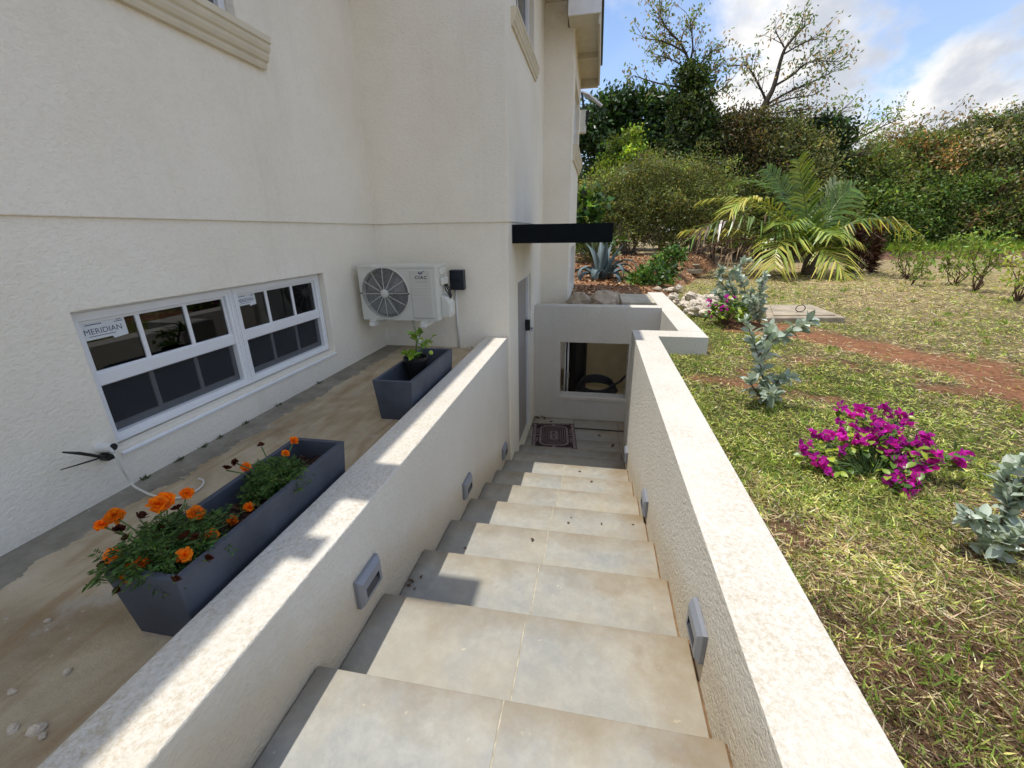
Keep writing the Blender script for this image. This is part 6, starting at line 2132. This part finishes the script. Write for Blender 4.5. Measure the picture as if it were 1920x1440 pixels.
# density falls with distance from the stairs
d = 0.5 * (16 / 0.5) ** (u ** 0.85)
an = rng.uniform(0.0, math.pi * 0.62, N)
x = 0.35 + d * np.sin(an)
y = -0.1 + d * np.cos(an) + 0.3
ok = (x > 0.655) & (y > 0.25) & (y < 17.5) & (x < 12)
ok &= ~((x < 1.13) & (y > 4.31) & (y < 7.6)) & ~((x < bed_edge(y) + rng.normal(0, 0.1, N)) & (y > 7.4))
hx = np.array([p[0] for p in HP])
hy = np.array([p[1] for p in HP])
ok &= ~((x > hx.min() + 0.15) & (x < hx.max() - 0.05) & (y > hy.min() + 0.05) & (y < hy.max() - 0.05))
x, y, d = x[ok], y[ok], d[ok]
s_, l_, g_ = zones(x, y)
keep = rng.random(len(x)) > np.clip(s_ * 0.82 + l_ * 0.35, 0, 0.95)
x, y, d, s_, l_, g_ = (q[keep] for q in (x, y, d, s_, l_, g_))
n = len(x)
r = rng.random(n)
isg = r < np.clip((0.18 + 0.66 * g_ + 0.14 * np.clip(2.2 - x, 0, 1)) * (1 - 0.4 * l_) * (1 - 0.8 * s_), 0.05, 0.88)
isl = (~isg) & (rng.random(n) < 0.22 + 0.62 * l_)
col = np.where(isg[:, None], np.array([0.38, 0.45, 0.11]), np.where(isl[:, None], np.array([0.19, 0.115, 0.075]), np.array([0.66, 0.54, 0.34])))
yel = isg & (rng.random(n) < 0.35)
col[yel] = np.array([0.64, 0.61, 0.22])
dk = isg & (rng.random(n) < 0.22)
col[dk] = np.array([0.17, 0.25, 0.06])
clump = 0.45 + 1.1 * fbm(x * 9 + 3, y * 9 + 7, 3)[:, None]
col = col * clump * np.clip(1 + rng.normal(0, 0.36, (n, 1)), 0.35, 2.1) * (1 + rng.normal(0, 0.06, (n, 3)))
D = rng.normal(0, 1, (n, 3))
D[:, 2] = np.where(isg, rng.uniform(0.05, 0.8, n), rng.uniform(-0.05, 0.30, n))
L = np.where(isg, rng.uniform(0.018, 0.045, n), rng.uniform(0.02, 0.085, n)) * np.clip(0.85 + d * 0.06, 1, 1.6)
Wd = np.where(isg, 0.0050, 0.0034) * np.clip(0.75 + d * 0.22, 0.9, 3.2)
P = np.stack([x, y, lawn_h(x, y) + rng.uniform(0, 0.012, n)], 1)
# thicker tufts and broad weeds that stand above the mown turf
nt_, bl_ = 1500, 16
du = 0.6 * (14 / 0.6) ** rng.random(nt_)
an = rng.uniform(0.05, math.pi * 0.55, nt_)
tx, ty = 0.35 + du * np.sin(an), 0.2 + du * np.cos(an)
ok = (tx > 0.68) & (tx < 10) & (ty < 15) & ~((tx < 1.15) & (ty > 4.3) & (ty < 7.7)) & ~((tx < bed_edge(ty) + 0.1) & (ty > 7.4)) & ~((tx > hx.min()) & (tx < hx.max()) & (ty > hy.min()) & (ty < hy.max()))
s2, l2, g2 = zones(tx, ty)
ok &= (s2 < 0.5) & (rng.random(nt_) < 0.35 + 0.65 * g2)
tx, ty, du = tx[ok], ty[ok], du[ok]
TP = np.repeat(np.stack([tx, ty, lawn_h(tx, ty)], 1), bl_, 0)
TP[:, :2] += rng.normal(0, 0.022, (len(TP), 2))
TD = rng.normal(0, 0.55, TP.shape)
TD[:, 2] = rng.uniform(0.35, 1.1, len(TP))
TC = np.repeat(np.where((rng.random((len(tx), 1)) < 0.6), np.array([0.24, 0.34, 0.07]), np.array([0.42, 0.46, 0.14])), bl_, 0) * rng.uniform(0.6, 1.35, (len(TP), 1))
TL = rng.uniform(0.035, 0.075, len(TP)) * np.repeat(np.clip(0.8 + du * 0.05, 0.9, 1.4), bl_)
TW = np.repeat(0.0055 * np.clip(0.8 + du * 0.2, 0.9, 3), bl_)
P, D, L, Wd, col = np.concatenate([P, TP]), np.concatenate([D, TD]), np.concatenate([L, TL]), np.concatenate([Wd, TW]), np.concatenate([col, TC])
V, F, C = leaf_quads(P, D, L, Wd, col, fold=0.1)
np_mesh('lawn_grass', V, F, m_grass, cols=C, label='patchy dry grass and clippings covering the lawn', cat='grass', kind='stuff')
# broad fallen leaves lying in the grass
n = 420
x, y = rng.uniform(0.68, 4.5, n), rng.uniform(0.4, 7, n)
ok = ~((x < 1.15) & (y > 4.3))
x, y = x[ok], y[ok]
n = len(x)
P = np.stack([x, y, lawn_h(x, y) + 0.02], 1)
D = rng.normal(0, 1, (n, 3))
D[:, 2] *= 0.2
tn = np.array([[0.55, 0.45, 0.22], [0.62, 0.56, 0.42], [0.30, 0.17, 0.09], [0.42, 0.28, 0.12]])
V, F, C = leaf_quads(P, D, rng.uniform(0.015, 0.05, n), rng.uniform(0.01, 0.025, n), tn[rng.integers(0, 4, n)] * rng.uniform(0.7, 1.2, (n, 1)), nrm=np.tile([0.1, 0.1, 1.0], (n, 1)) + rng.normal(0, 0.2, (n, 3)))
np_mesh('leaf_litter', V, F, m_attr_dull, cols=C, label='pale dead leaves and chips scattered over the lawn', cat='leaf litter', kind='stuff')
# little weeds in the crack at the foot of the house wall
P, D = [], []
for yy in (1.42, 1.60, 1.75, 1.86, 2.05, 2.35, 2.8):
    for _ in range(26):
        P.append((-2.085 + abs(random.gauss(0, 0.008)), yy + random.gauss(0, 0.012), 0.002))
        D.append((random.gauss(0.2, 0.5), random.gauss(0, 0.5), random.uniform(0.4, 1)))
P, D = np.array(P), np.array(D)
V, F, C = leaf_quads(P, D, rng.uniform(0.01, 0.028, len(P)), 0.005, vary((0.07, 0.09, 0.04), len(P)))
np_mesh('crack_weeds', V, F, m_grass, cols=C, label='tiny weeds in the crack along the foot of the house wall', cat='weeds', kind='stuff')
